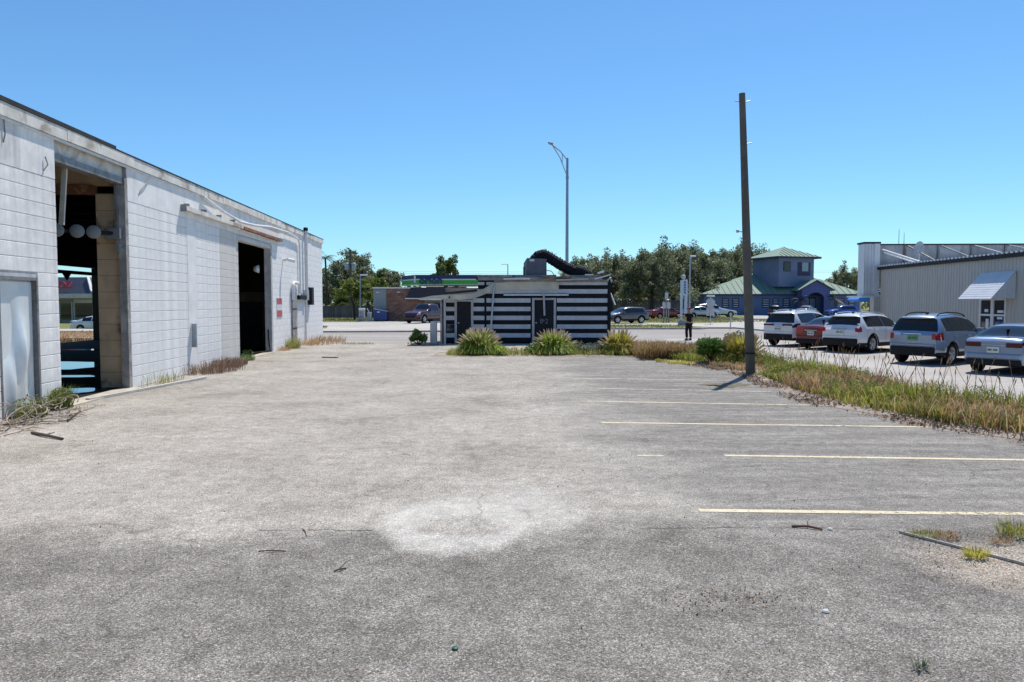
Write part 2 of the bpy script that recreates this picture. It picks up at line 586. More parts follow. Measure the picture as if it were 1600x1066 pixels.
lot = sheet('parking_lot', [(-9.3, -12), (8.5, -12), (8.5, 36.9), (-11.0, 36.9), (-9.75, 18)], 0.0, m_lot)
neigh = sheet('neighbouring_lot', [(8.5, -12), (60, -12), (60, 42.0), (8.5, 42.0)], 0.004, m_conc)
road = sheet('road', [(-200, 43.0), (-11.2, 43.0), (-11.0, 36.9), (8.5, 36.9), (8.5, 42.0), (60, 42.0), (200, 42.0), (200, 53.5), (18.2, 53.5), (17.6, 58.5), (15.6, 58.5), (14.5, 56.7), (8, 56.7), (3, 55.4), (-3, 52.2), (-12, 51), (-200, 50)], 0.0, m_road)
apron = sheet('forecourt', [(-200, 50), (-12, 51), (-3, 52.2), (3, 55.4), (8, 56.7), (14.5, 56.7), (15.6, 58.5), (17.6, 58.5), (18.2, 53.5), (200, 53.5), (200, 150), (-22.5, 150), (-22.5, 56), (-60, 54)], 0.09, m_apron)
def kerb(pts, w=0.2, z0=-0.02, z1=0.11):
    m = MB()
    for (x0, y0), (x1, y1) in zip(pts[:-1], pts[1:]):
        m.bar((x0, y0, (z0 + z1) / 2), (x1, y1, (z0 + z1) / 2), w, z1 - z0)
    return tag(m.build('kerb', m_kerb), kind='structure')
kerb([(-60, 50.6), (-12, 51), (-3, 52.2), (3, 55.4), (8, 56.7), (14.5, 56.7), (15.6, 58.5)])
kerb([(17.6, 58.5), (18.2, 53.5), (60, 53.5)])
kerb([(21, 85), (42, 82)], z0=0.05, z1=0.22)
# turf islands
sheet('verge', [(7.4, 57.0), (14.3, 57.0), (15.8, 59.5), (14, 64), (7.2, 66)], 0.10, m_turf)
sheet('verge', [(8, 72), (17, 71), (21, 72), (30, 95), (34, 108), (8, 108)], 0.10, m_turf)
sheet('verge', [(-25, 74), (-15.4, 74), (-14.5, 92), (-25, 92)], 0.10, m_turf)
sheet('verge', [(-22, 56.5), (-14.2, 56.5), (-15.4, 62), (-22, 63)], 0.10, m_turf)
m_line = M('road_paint', (0.62, 0.61, 0.58), 0.8, var=0.3, scale=4)
for i, (y, xa, xb) in enumerate(((45.2, -60, 60), (45.5, -60, 60), (49.6, -60, -4))):
    sheet('lane_line', [(xa, y), (xb, y + 0.3), (xb, y + 0.42), (xa, y + 0.12)], 0.004, m_line, parent=road, kind=None)

# worn bay lines on the lot
def worn_paint(name, col, wear):
    m, nt, b = nodes_of(name)
    v = coords(nt)
    c = ramp(nt, noise(nt, v, 8, 5, 0.6), [(0.3, tuple(x * 0.75 for x in col)), (0.7, col)])
    nt.links.new(c, b.inputs['Base Color'])
    b.inputs['Roughness'].default_value = 0.85
    t = nt.nodes.new('ShaderNodeBsdfTransparent')
    mx = nt.nodes.new('ShaderNodeMixShader')
    w = noise(nt, v, 14, 8, 0.75)
    w2 = noise(nt, v, 0.9, 3, 0.5)
    f = mathn(nt, 'ADD', mathn(nt, 'MULTIPLY', w, 1.0), mathn(nt, 'MULTIPLY', w2, 0.6))
    f = ramp(nt, f, [(wear, 0.0), (wear + 0.1, 1.0)])
    nt.links.new(f, mx.inputs[0])
    nt.links.new(t.outputs[0], mx.inputs[1])
    nt.links.new(b.outputs[0], mx.inputs[2])
    nt.links.new(mx.outputs[0], nt.nodes['Material Output'].inputs['Surface'])
    return m
m_paint1 = worn_paint('yellow_line_paint', (0.74, 0.64, 0.43), 0.64)
m_paint2 = worn_paint('faded_line_paint', (0.68, 0.62, 0.48), 0.70)
m_paint3 = worn_paint('ghost_line_paint', (0.58, 0.54, 0.45), 0.76)
def gp(px, py):
    """where the picture column/row meets the flat ground"""
    a = math.atan(61 / F)
    u, w = (px - 800) / F, (533 - py) / F
    d = Vector((u, math.cos(a) + w * math.sin(a), -math.sin(a) + w * math.cos(a)))
    t = -CAM_H / d.z
    return (d.x * t, d.y * t)
bays = [((1092, 798), (1720, 805), 0.105, m_paint1), ((1132, 712), (1660, 720), 0.10, m_paint1), ((996, 712), (1038, 713), 0.075, m_paint2), ((940, 660.5), (1478, 668), 0.10, m_paint1),
        ((905, 627), (1303, 634), 0.095, m_paint1), ((876, 606.5), (1205, 612), 0.095, m_paint2), ((862, 591), (1120, 594.5), 0.1, m_paint2), ((850, 579.5), (1100, 582), 0.1, m_paint3), ((840, 571), (1060, 573), 0.1, m_paint3)]
for a, b_, w, mt in bays:
    A, B = gp(*a), gp(*b_)
    sheet('bay_line', [(A[0], A[1] - w / 2), (B[0], B[1] - w / 2), (B[0], B[1] + w / 2), (A[0], A[1] + w / 2)], 0.004, mt, parent=lot, kind=None)

# cracks: narrow grooves filled with dirt
m_crack = M('crack_dirt', (0.07, 0.062, 0.052), 0.95, var=0.4, scale=9)
def crack(pxpts, w):
    pts = [gp(*p) for p in pxpts]
    fine = []
    for (xa, ya), (xb, yb) in zip(pts[:-1], pts[1:]):
        n = max(3, int(math.hypot(xb - xa, yb - ya) / 0.07))
        for i in range(n):
            t = i / n
            fine.append((xa + (xb - xa) * t + rnd.uniform(-.012, .012), ya + (yb - ya) * t + rnd.uniform(-.018, .018)))
    m = MB()
    for (xa, ya), (xb, yb) in zip(fine[:-1], fine[1:]):
        wa = w * rnd.uniform(0.2, 1.0)
        m.quad((xa, ya - wa / 2, 0.002), (xb, yb - wa / 2, 0.002), (xb, yb + wa / 2, 0.002), (xa, ya + wa / 2, 0.002))
    m.build('crack', m_crack, lot)
crack([(405, 828), (470, 829), (520, 828), (596, 830)], 0.016)
crack([(1000, 826), (1130, 825), (1260, 824), (1390, 829)], 0.012)
crack([(1390, 829), (1440, 833), (1470, 836)], 0.02)

# the weedy strip between the two lots: a low uneven bank of soil
def bank(name, left, right, y_list, h, mat, seed):
    rs = np.random.RandomState(seed)
    V, Fx = [], []
    nx = 9
    for j, y in enumerate(y_list):
        xl, xr = np.interp(y, *left), np.interp(y, *right)
        for i in range(nx):
            t = i / (nx - 1)
            z = 0.006 + h * math.sin(math.pi * t) ** 0.7 * rs.uniform(0.6, 1.2) if 0 < i < nx - 1 else 0.0055
            V.append((xl + (xr - xl) * t + rs.uniform(-.05, .05), y + (rs.uniform(-.1, .12) if j else rs.uniform(-.35, .1)), z if j else 0.0055))
    for j in range(len(y_list) - 1):
        for i in range(nx - 1):
            Fx.append((j * nx + i, j * nx + i + 1, (j + 1) * nx + i + 1, (j + 1) * nx + i))
    me = bpy.data.meshes.new(name); me.from_pydata(V, [], Fx)
    me.polygons.foreach_set('use_smooth', [True] * len(Fx))
    return tag(link_mesh(name, me, mat), kind='structure')
STRIP_L = ([5.0, 11.1, 12.4, 14.7, 17, 20, 22, 24.2, 28.2, 31], [9.0, 7.75, 7.15, 6.45, 6.35, 6.65, 6.75, 6.2, 4.7, 4.0])
STRIP_R = ([5.0, 11.1, 12.4, 14.7, 17, 20, 22, 24.2, 28.2, 31], [12.0, 10.6, 10.0, 9.6, 9.3, 9.2, 9.2, 9.0, 8.6, 8.4])
bank('weedy_bank', STRIP_L, STRIP_R, list(np.arange(9.0, 31.2, 0.4)), 0.10, m_soil, 3)
bank('planting_bed', ([28.0, 31.5], [-3.2, -3.0]), ([28.0, 31.5], [5.0, 5.0]), list(np.arange(28.5, 31.2, 0.3)), 0.03, m_soil, 4)
0 and bank('bare_sandy_patch', ([5.0, 5.7, 6.3, 6.75], [3.6, 3.55, 3.1, 2.95]), ([5.0, 5.7, 6.3, 6.75], [6.5, 6.5, 6.0, 5.2]), list(np.arange(5.0, 6.8, 0.12)), 0.02, m_soil, 5)

# ================================================================== WHITE BLOCK WAREHOUSE
m_white = M('white_block_paint', (0.85, 0.815, 0.775), 0.85, var=0.2, scale=2.2, bmp=0.28, bscale=45, streak=0.6, dirt=(0.36, 0.33, 0.33))
m_white2 = M('white_block_paint_clean', (0.84, 0.82, 0.79), 0.85, var=0.12, scale=2.2, bmp=0.28, bscale=45, streak=0.42, dirt=(0.43, 0.41, 0.39))
m_cream = M('cream_block_paint', (0.67, 0.635, 0.585), 0.85, var=0.14, scale=1.5, bmp=0.35, bscale=60, streak=0.4, dirt=(0.34, 0.29, 0.24))
m_mortar = M('painted_mortar', (0.56, 0.55, 0.54), 0.95, var=0.3, scale=4)
m_fascia = M('peeling_fascia', (0.74, 0.70, 0.63), 0.85, var=0.2, scale=2.2, col2=(0.40, 0.34, 0.28), streak=0.3)
m_roof = M('dark_roofing', (0.06, 0.058, 0.058), 0.9, var=0.3)
m_tan = M('tan_inside_paint', (0.70, 0.50, 0.32), 0.85, var=0.22, scale=2, bmp=0.3, col2=(0.22, 0.15, 0.10), streak=0.3)
m_darkin = M('shade_dark_interior', (0.035, 0.032, 0.03), 0.9, var=0.4, scale=1.5)  # dimness of the unlit inside, painted as a near-black base colour
m_brownin = M('brown_board', (0.13, 0.095, 0.07), 0.85, var=0.4, scale=2)
m_grey_st = M('grey_steel', (0.25, 0.25, 0.255), 0.55, metal=0.3, var=0.3, scale=4, col2=(0.17, 0.13, 0.10))
m_rust = M('rusty_steel', (0.24, 0.10, 0.055), 0.85, var=0.45, scale=6, col2=(0.36, 0.2, 0.13))
m_timber = M('weathered_timber', (0.30, 0.28, 0.265), 0.85, var=0.35, scale=5, streak=0.6, col2=(0.42, 0.40, 0.385))
m_galv = M('galvanised_steel', (0.52, 0.53, 0.54), 0.45, metal=0.6, var=0.15, scale=5)
m_whitepaint = M('white_gloss_paint', (0.72, 0.72, 0.72), 0.5, var=0.15, scale=5)
m_black = M('black_paint', (0.02, 0.02, 0.022), 0.6, var=0.3)
m_steel_door = M('pale_grey_door', (0.78, 0.79, 0.77), 0.35, metal=0.2, var=0.12, scale=1.6, bmp=0.0, streak=0.35, dirt=(0.30, 0.31, 0.31))
m_red_sign = M('faded_red_sign', (0.52, 0.10, 0.11), 0.6, var=0.2)

wh = thing('block_warehouse', 'long white painted block warehouse with two tall open doorways', 'warehouse', (-8.15, 0, 0), math.atan(0.061))
CH = 0.266
ZTOP = 4.71
# backing walls (mortar plane), openings left out
segs = [(3.0, 12.95), (12.95, 14.06), (14.06, 14.82), (17.95, 21.75), (22.35, 26.55), (31.0, 41.9)]
back = MB()
back.box(-0.2, -0.012, 3.0, 12.95, 0, 5.4)
back.box(-0.2, -0.012, 12.95, 14.06, 2.55, 5.4)
back.box(-0.2, -0.012, 14.06, 14.82, 0, 5.4)
back.box(-0.2, -0.012, 17.95, 26.55, 0, 5.4)
back.box(-0.2, -0.012, 26.55, 31.0, 4.45, 5.4)
back.box(-0.2, -0.012, 31.0, 41.9, 0, 5.4)
back.build('wall', m_mortar, wh)
nC = int(ZTOP / CH)
def course(u0, u1, k, mat, cache={}):
    z0 = k * CH
    z1 = min((k + 1) * CH, ZTOP)
    key = (round(u1 - u0, 3), mat.name)
    var = rnd.randrange(4)
    if (key, var) not in cache:
        m = MB()
        L = u1 - u0
        n = max(1, int(L / 2.6))
        # long face broken into short lengths that wander a few millimetres
        g = 0.005
        H = CH - 2 * g
        xs_ = [0.0] * (n + 1)
        zt = [rnd.uniform(-0.003, 0.002) for _ in range(n + 1)]
        rows = []
        for i in range(n + 1):
            u = L * i / n
            x = xs_[i]
            rows.append([(-0.03, u, 0), (x - 0.006, u, 0), (x, u, 0.008), (x, u, H - 0.008 + zt[i]), (x - 0.007, u, H + zt[i]), (-0.03, u, H + zt[i])])
        vs_ = [p for r in rows for p in r]
        fs_ = [(i * 6 + j, (i + 1) * 6 + j, (i + 1) * 6 + j + 1, i * 6 + j + 1) for i in range(n) for j in range(5)]
        fs_ += [(0, 1, 2, 3, 4, 5), tuple(n * 6 + j for j in (5, 4, 3, 2, 1, 0))]
        m.add(vs_, fs_)
        cache[key, var] = m.mesh('block_course')
    o = link_mesh('block_course', cache[key, var], mat, wh)
    o.location = (0, u0, z0 + 0.005)
    return o
for k in range(nC):
    z1 = (k + 1) * CH
    course(3.0, 12.9, k, m_white)
    if z1 > 2.9:
        course(12.9, 14.82, k, m_white)
    else:
        course(14.12, 14.82, k, m_white)
    course(17.98, 21.72, k, m_white2)
    course(22.38, 24.55, k, m_white2)
    course(24.555, 26.55, k, m_cream)
    if z1 > 4.75:
        course(26.56, 31.0, k, m_white2)
# single blocks show towards the far corner
blk = {}
BL = 0.838
for k in range(nC):
    off = (k % 2) * BL / 2
    u = 31.0
    first = True
    while u < 41.9 - 0.02:
        L = (BL - off) if (first and off) else BL
        L = min(L, 41.9 - u)
        first = False
        key = (round(L, 2), rnd.randrange(2))
        if key not in blk:
            blk[key] = MB().bevbox(-0.03, 0.0 + rnd.uniform(-.003, .002), 0.0015, L - 0.0015, 0.004, CH - 0.004, 0.004).mesh('block')
        o = link_mesh('block', blk[key], m_white2, wh)
        o.location = (0, u, k * CH)
        u += L
# bond beam over the courses, pilaster, lintels
ZB = nC * CH
part('bond_beam', m_white, wh, (-0.19, 0.004, 3.0, 14.82, ZB + 0.006, 5.40))
part('bond_beam', m_white2, wh, (-0.19, 0.004, 17.95, 41.9, ZB + 0.006, 5.40))
part('pilaster', m_white2, wh, (-0.1, 0.006, 21.715, 22.385, 0, ZB + 0.003))
part('lintel', m_fascia, wh, (-0.19, -0.10, 14.82, 17.95, 5.06, 5.40))
part('lintel_beam', m_grey_st, wh, (-0.26, -0.03, 14.84, 17.93, 4.90, 5.055))
# fascia boards with joints, roof edge
m = None
u = 2.6
while u < 41.8:
    L = min(rnd.choice((2.4, 3.0, 3.6)), 42.0 - u)
    mb_ = MB().bevbox(0.004, 0.07 + rnd.uniform(-.006, .01), u + 0.003, u + L - 0.003, 5.36 + rnd.uniform(-.012, .012), 5.60, 0.006)
    mb_.build('fascia_board', m_fascia, wh)
    u += L
part('gutter_lip', m_whitepaint, wh, (0.004, 0.045, 3.0, 22.4, 5.30, 5.345))
part('roof', m_roof, wh, (-12.7, 0.085, 2.6, 42.0, 5.605, 5.63))
part('roof_layer', m_roof, wh, (-12.7, 0.03, 2.6, 17.4, 5.632, 5.71))
# other walls and the inside
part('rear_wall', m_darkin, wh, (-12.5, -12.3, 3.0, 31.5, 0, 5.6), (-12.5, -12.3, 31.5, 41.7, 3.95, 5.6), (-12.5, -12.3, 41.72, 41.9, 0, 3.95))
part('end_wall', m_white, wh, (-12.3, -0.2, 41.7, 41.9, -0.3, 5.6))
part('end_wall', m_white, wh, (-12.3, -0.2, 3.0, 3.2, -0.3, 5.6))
part('end_shade_sheet', m_darkin, wh, (-12.28, -0.25, 41.64, 41.695, 0.013, 5.55))  # added dark sheet, paints shade over the end wall's inner face
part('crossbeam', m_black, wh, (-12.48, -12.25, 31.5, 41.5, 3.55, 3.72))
m = MB(); m.prism([(-12.3, 38.35, 3.56), (-12.3, 39.15, 3.56), (-12.3, 38.75, 3.20)], (0.05, 0, 0)); m.build('gusset', m_black, wh)
part('inner_wall', m_tan, wh, (-0.76, -0.2, 18.0, 18.22, 0.02, 4.7), (-12.3, -0.2, 18.0, 18.22, 4.9, 5.6), (-12.3, -9.2, 18.0, 18.22, 0.02, 4.9))
k = 0
mj = M('tan_joint', (0.17, 0.12, 0.08), 0.9)
part('header_board', m_rust, wh, (-9.2, -0.80, 17.95, 18.2, 4.69, 4.90))
for k in range(1, 13):
    part('joint', mj, wh, (-0.76, -0.2, 17.994, 18.01, k * 0.39, k * 0.39 + 0.008))
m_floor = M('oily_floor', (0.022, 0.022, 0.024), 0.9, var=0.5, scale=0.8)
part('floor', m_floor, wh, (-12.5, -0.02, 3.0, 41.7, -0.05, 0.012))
part('door_sill', M('worn_sill_concrete', (0.50, 0.45, 0.36), 0.9, var=0.25, scale=3), wh, (-0.22, 0.24, 14.80, 18.0, -0.03, 0.03))
part('door_sill', MATS['worn_sill_concrete'], wh, (-0.22, 0.12, 26.5, 31.0, -0.03, 0.025))
# rafters
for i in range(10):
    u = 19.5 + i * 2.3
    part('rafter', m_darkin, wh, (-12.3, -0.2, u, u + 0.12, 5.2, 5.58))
# standing water on the floor mirrors the sky
m_pud, ntp, bp = nodes_of('puddle_water')
bp.inputs['Base Color'].default_value = (0.02, 0.022, 0.025, 1)
bp.inputs['Roughness'].default_value = 0.03
bp.inputs['Specular IOR Level'].default_value = 1.0
bp.inputs['IOR'].default_value = 1.6
def puddle(cx, cy, rx, ry, seed, rot=0.0):
    r_ = random.Random(seed)
    pts = []
    for i in range(26):
        a = 2 * math.pi * i / 26
        q = r_.uniform(0.75, 1.1)
        x, y = rx * q * math.cos(a), ry * q * math.sin(a)
        pts.append((cx + x * math.cos(rot) - y * math.sin(rot), cy + x * math.sin(rot) + y * math.cos(rot), 0.017))
    MB().poly(pts).build('puddle', m_pud, wh)
puddle(-6.2, 24.6, 3.4, 1.7, 1)
puddle(-3.4, 20.9, 1.5, 0.35, 2)
puddle(-1.9, 17.3, 1.7, 0.65, 3, 0.2)
puddle(-7.0, 33, 3.0, 0.6, 4)
# second doorway: partition and clutter far inside
part('partition', m_brownin, wh, (-7.0, -0.2, 34.0, 34.15, 0.02, 2.55))
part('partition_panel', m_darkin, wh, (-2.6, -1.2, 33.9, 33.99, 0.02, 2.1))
# jambs
part('door_jamb', m_timber, wh, (-0.16, 0.012, 17.80, 17.95, 0.03, 5.05))
part('door_jamb', m_grey_st, wh, (-0.2, -0.14, 17.72, 17.795, 3.3, 4.9))
part('door_jamb', M('old_white_timber', (0.5, 0.49, 0.485), 0.8, var=0.25, scale=4, streak=0.5), wh, (-0.24, 0.03, 30.84, 31.06, 0.0, 4.45))
part('door_head', m_cream, wh, (-0.22, 0.02, 26.5, 31.1, 4.30, 4.46))
# roller shaft with three drums and a hanging plank in the first doorway
m_drum = M('drum_grey', (0.20, 0.21, 0.21), 0.6, metal=0.0, var=0.2)
rs_o = MB(); rs_o.tube([(-0.16, 17.7, 3.72), (-1.6, 16.55, 3.72)], 0.045, 8); rs_o.build('roller_shaft', m_black, wh)
for px_, u_ in ((-0.50, 17.42), (-0.76, 17.2), (-1.08, 16.95)):
    d = MB(); d.lathe([(0.0, -0.03), (0.14, -0.03), (0.155, -0.01), (0.155, 0.02), (0.13, 0.035), (0.05, 0.02), (0.04, 0.06), (0.0, 0.065)], 20, 'Y')
    o = d.build('drum', m_drum, wh); o.location = (px_, u_ - 0.1, 3.72); o.rotation_euler = (0, 0, R(25))
part('shaft_bracket', m_grey_st, wh, (-0.42, -0.05, 17.62, 17.72, 3.60, 3.84))
hp = MB().bar((-0.30, 15.78, 4.95), (-0.36, 15.7, 3.72), 0.10, 0.05); hp.build('hanging_plank', M('pale_plank', (0.55, 0.51, 0.45), 0.8, var=0.25), wh)
# dented steel door
sd = MB()
nu, nz = 14, 26
Vd = []
for j in range(nz + 1):
    for i in range(nu + 1):
        u_, z_ = 13.0 + 1.02 * i / nu, 0.05 + 2.42 * j / nz
        s = 0.0
        s += 0.13 * math.exp(-(((u_ - 13.62) / 0.16) ** 2 + ((z_ - 1.15) / 0.55) ** 2))
        s -= 0.09 * math.exp(-(((u_ - 13.25) / 0.22) ** 2 + ((z_ - 1.6) / 0.6) ** 2))
        s += 0.09 * math.exp(-(((u_ - 13.3) / 0.10) ** 2 + ((z_ - 0.5) / 0.5) ** 2))
        s -= 0.06 * math.exp(-(((u_ - 13.85) / 0.12) ** 2 + ((z_ - 0.7) / 0.35) ** 2))
        Vd.append((-0.07 + s, u_, z_))
sd.add(Vd, [(j * (nu + 1) + i, j * (nu + 1) + i + 1, (j + 1) * (nu + 1) + i + 1, (j + 1) * (nu + 1) + i) for j in range(nz) for i in range(nu)], True)
sd.box(-0.12, -0.1, 12.97, 14.05, 0.02, 2.5)
sd.build('steel_door', m_steel_door, wh, 'dented pale grey steel door')
part('door_frame', m_grey_st, wh, (-0.14, 0.006, 14.06, 14.115, 0.0, 2.56), (-0.14, 0.006, 12.90, 12.955, 0.0, 2.56), (-0.14, 0.004, 12.955, 14.06, 2.5, 2.56))
# sliding door rail over the second doorway
part('door_rail', m_fascia, wh, (0.03, 0.17, 21.3, 26.7, 4.72, 4.84))
part('door_rail', m_rust, wh, (0.03, 0.20, 26.72, 32.2, 4.70, 4.80))
for u_ in (21.5, 22.9, 24.3, 25.7):
    part('rail_bracket', m_grey_st, wh, (0.005, 0.15, u_, u_ + 0.08, 4.84, 4.93))
part('rail_end_plate', m_grey_st, wh, (0.005, 0.17, 21.27, 21.30, 4.68, 4.88))
# stop plate, wall lamp, conduits, switch box, sign
part('stop_plate', M('plate_grey', (0.34, 0.38, 0.42), 0.5, metal=0.3), wh, (0.02, 0.16, 21.86, 21.9, 0.76, 1.46))
cd = MB().tube([(0.09, 22.9, 5.32), (0.12, 24.6, 5.08), (0.14, 26.4, 4.93), (0.16, 28.2, 4.99), (0.14, 30.5, 5.16), (0.12, 33.5, 5.22), (0.1, 35.6, 5.1), (0.08, 35.95, 4.9), (0.07, 36.0, 3.9), (0.07, 36.05, 2.6), (0.09, 36.4, 2.35)], 0.045, 8)
cd.build('conduit', m_whitepaint, wh)
MB().tube([(0.12, 37.2, 5.75), (0.12, 37.2, 2.6)], 0.085, 10).build('service_mast', m_whitepaint, wh)
MB().lathe([(0.0, 0.10), (0.1, 0.09), (0.12, 0.0), (0.11, -0.08), (0.0, -0.08)], 10, 'Z', (0.12, 37.2, 5.72)).build('mast_cap', m_black, wh)
part('switch_box', m_black, wh, (0.005, 0.22, 38.0, 38.5, 1.95, 2.85))
part('meter_can', m_galv, wh, (0.005, 0.2, 37.0, 37.4, 2.2, 2.7))
part('cable_trough', m_black, wh, (0.005, 0.15, 35.6, 37.0, 2.22, 2.42))
part('steel_strip', m_timber, wh, (0.005, 0.08, 34.4, 35.25, 0.03, 2.55), label='tall grey service panel beside the second doorway')
for z_ in (0.85, 1.75):
    part('panel_hinge', m_black, wh, (0.07, 0.09, 34.42, 35.2, z_, z_ + 0.05))
MB().tube([(0.1, 34.4, 2.2), (0.1, 34.38, 2.85), (0.1, 34.6, 3.0), (0.1, 35.5, 3.0), (0.1, 35.7, 2.85), (0.1, 35.7, 2.5)], 0.07, 8).build('pipe_loop', m_whitepaint, wh)
MB().tube([(0.05, 37.25, 0.1), (0.05, 37.25, 2.2)], 0.03, 6).build('ground_conduit', m_galv, wh)
part('patched_panel', m_whitepaint, wh, (0.003, 0.012, 35.7, 37.0, 0.9, 2.1))
lm = MB().tube([(0.0, 33.0, 3.95), (0.22, 33.0, 4.0)], 0.06, 8); lm.tube([(0.22, 32.9, 3.98), (0.42, 33.2, 3.93)], [0.07, 0.09], 8)
lm.build('wall_lamp', m_whitepaint, wh)
sg = part('warning_sign', m_whitepaint, wh, (0.004, 0.02, 31.75, 32.65, 1.44, 2.28))
part('sign_band', m_red_sign, sg, (0.018, 0.024, 31.77, 32.63, 2.0, 2.26), (0.018, 0.024, 31.77, 32.63, 1.46, 1.74))
# cracks of trailing stem and loose cable on the wall
for pts in ([(0.03, 13.2, 5.3), (0.03, 13.22, 5.05), (0.02, 13.18, 4.9)], [(0.05, 19.2, 5.3), (0.05, 18.95, 5.1), (0.03, 18.6, 4.85), (0.03, 18.55, 4.75)], [(0.03, 14.45, 4.9), (0.05, 14.5, 4.75), (0.02, 14.4, 4.62)], [(0.03, 12.95, 5.25), (0.02, 12.9, 4.9)]):
    MB().tube(pts, 0.012, 5).build('loose_wire', m_timber, wh)
MB().tube([(-0.1, 30.75, 0.95), (-0.05, 30.6, 0.6), (0.0, 30.5, 0.3), (0.08, 30.4, 0.1), (-0.3, 30.1, 0.05), (-0.7, 29.6, 0.04)], 0.03, 6).build('hose', m_black, wh)
MB().lathe([(0.0, 0), (0.1, 0.0), (0.17, 0.2), (0.0, 0.2)], 10, 'X', (-0.6, 30.6, 3.45)).build('flood_lamp', m_whitepaint, wh)

# ================================================================== STRIPED SHED BY THE ROAD
m_swhite = M('shed_white_board', (0.56, 0.57, 0.60), 0.75, var=0.14, scale=2.5, streak=0.2, bmp=0.15)
m_sblack = M('shed_black_board', (0.012, 0.013, 0.018), 0.6, var=0.4, scale=3, bmp=0.15)
m_screm = M('shed_cream_trim', (0.58, 0.53, 0.43), 0.75, var=0.18, scale=2, streak=0.25)
m_sdoor = M('shed_door_black', (0.018, 0.019, 0.024), 0.5, var=0.4)
m_strim = M('shed_door_trim', (0.47, 0.46, 0.47), 0.7, var=0.2, scale=4)
SY = 37.3
sh = thing('striped_shed', 'derelict flat roofed shed with black and white horizontal stripes', 'shed', (0, SY, 0))
SX = lambda px: WX(px, SY)
SZ = lambda py: WZ(py, SY)
part('wall', m_sblack, sh, (SX(692), SX(952), 0.02, 3.4, 0.0, 2.3), (SX(747), SX(952), 0.02, 3.4, 2.3, 3.2))
bands = [(0.305, 0.53), (0.745, 0.97), (1.185, 1.41), (1.635, 1.86), (2.065, 2.29), (2.52, 2.745), (2.95, 3.1)]
def planks(x0, x1, zmax):
    prev = 0.05
    for z0, z1 in bands:
        for (a, b, mt) in ((prev, z0, m_sblack), (z0, z1, m_swhite)):
            if b > zmax + 0.01:
                continue
            MB().bevbox(x0 + 0.003, x1 - 0.003, -0.014 if mt is m_swhite else -0.008, 0.03, a + 0.003, b - 0.003, 0.003).build('plank', mt, sh)
        prev = z1
planks(SX(694), SX(711), 2.29)
planks(SX(739), SX(757), 2.29)
planks(SX(747.5), SX(757), 0) 
planks(SX(760), SX(829), 2.29)
planks(SX(870), SX(949), 2.29)
for z0, z1, xa, xb, mt in ((2.293, 2.517, 745, 949, m_sblack), (2.52, 2.745, 757, 949, m_swhite), (2.748, 2.947, 873, 949, m_sblack), (2.95, 3.1, 747, 949, m_swhite), (2.52, 2.745, 746, 756, m_swhite)):
    MB().bevbox(SX(xa), SX(xb), -0.014, 0.03, z0, z1, 0.003).build('plank', mt, sh)
part('corner_post', m_sblack, sh, (SX(949), SX(954), -0.05, 0.06, 0, 3.2))
part('corner_post', m_sblack, sh, (SX(757), SX(760), -0.035, 0.06, 0, 3.1))
part('corner_post', m_sblack, sh, (SX(691), SX(694), -0.05, 0.06, 0, 2.4))
def sdoor(xa, xb, zt):
    d = part('door', m_sdoor, sh, (SX(xa), SX(xb), -0.006, 0.03, 0.05, zt))
    part('door_trim', m_strim, sh, (SX(xa) - 0.12, SX(xa) - 0.002, -0.04, 0.03, 0.03, zt + 0.1), (SX(xb) + 0.002, SX(xb) + 0.12, -0.04, 0.03, 0.03, zt + 0.1), (SX(xa), SX(xb), -0.042, 0.03, zt + 0.002, zt + 0.1))
    MB().lathe([(0, -0.05), (0.035, -0.05), (0.045, -0.03), (0.03, 0.0), (0.03, 0.04)], 10, 'Y', (SX(xa) + 0.09, -0.03, 1.05)).build('handle', m_galv, d)
    return d
sdoor(714, 736, 2.12)
db = sdoor(835, 865, 2.2)
text('8\u00B72', 0.34, M('scrawl_grey', (0.20, 0.20, 0.22), 0.8), db, (SX(850), -0.012, 1.12), extrude=0.002)
text('A', 0.16, MATS['scrawl_grey'], db, (SX(850) - 0.02, -0.012, 1.18), extrude=0.002)
part('scuffed_panel', M('scuffed_black', (0.03, 0.03, 0.032), 0.6, var=0.8, scale=6, col2=(0.2, 0.18, 0.17)), sh, (SX(694.5), SX(710.5), -0.02, -0.015, 0.54, 0.96))
# cream fascia: level on the right, torn loose and sagging on the left
fp = [(655, 467, 1.1), (676, 464.5, 1.1), (700, 464, 1.1), (720, 464.5, 1.05), (738, 463, 0.8), (750, 459, 0.45), (760, 454, 0.2), (770, 448.5, 0.1), (800, 447, 0.08), (836, 447, 0.08), (873, 447, 0.08)]
hh = [0.03, 0.07, 0.11, 0.125, 0.125, 0.13, 0.16, 0.19, 0.2, 0.2, 0.19]
fm = MB()
vv = []
for (px_, py_, out), h_ in zip(fp, hh):
    Yd = SY - out
    x, z = WX(px_, Yd), WZ(py_, Yd)
    vv += [(x, -out, z - h_), (x, -out, z + h_), (x, -out + 0.03, z + h_), (x, -out + 0.03, z - h_)]
n = len(fp)
ff = []
for i in range(n - 1):
    for j in range(4):
        ff.append((i * 4 + j, i * 4 + (j + 1) % 4, (i + 1) * 4 + (j + 1) % 4, (i + 1) * 4 + j))
fm.add(vv, ff, False)
fm.build('fascia', m_screm, sh, 'cream fascia strip torn loose and sagging over the left doorway')
part('ceiling_lamp', m_black, sh, (SX(715) - 0.35, SX(715) - 0.28, -1.16, -1.1, 2.28, 2.36))
part('upper_trim', m_timber, sh, (SX(772), SX(950), -0.10, 0.02, 3.1, 3.22))
part('light_strip', m_whitepaint, sh, (SX(787), SX(888), -0.16, -0.06, 2.42, 2.49))
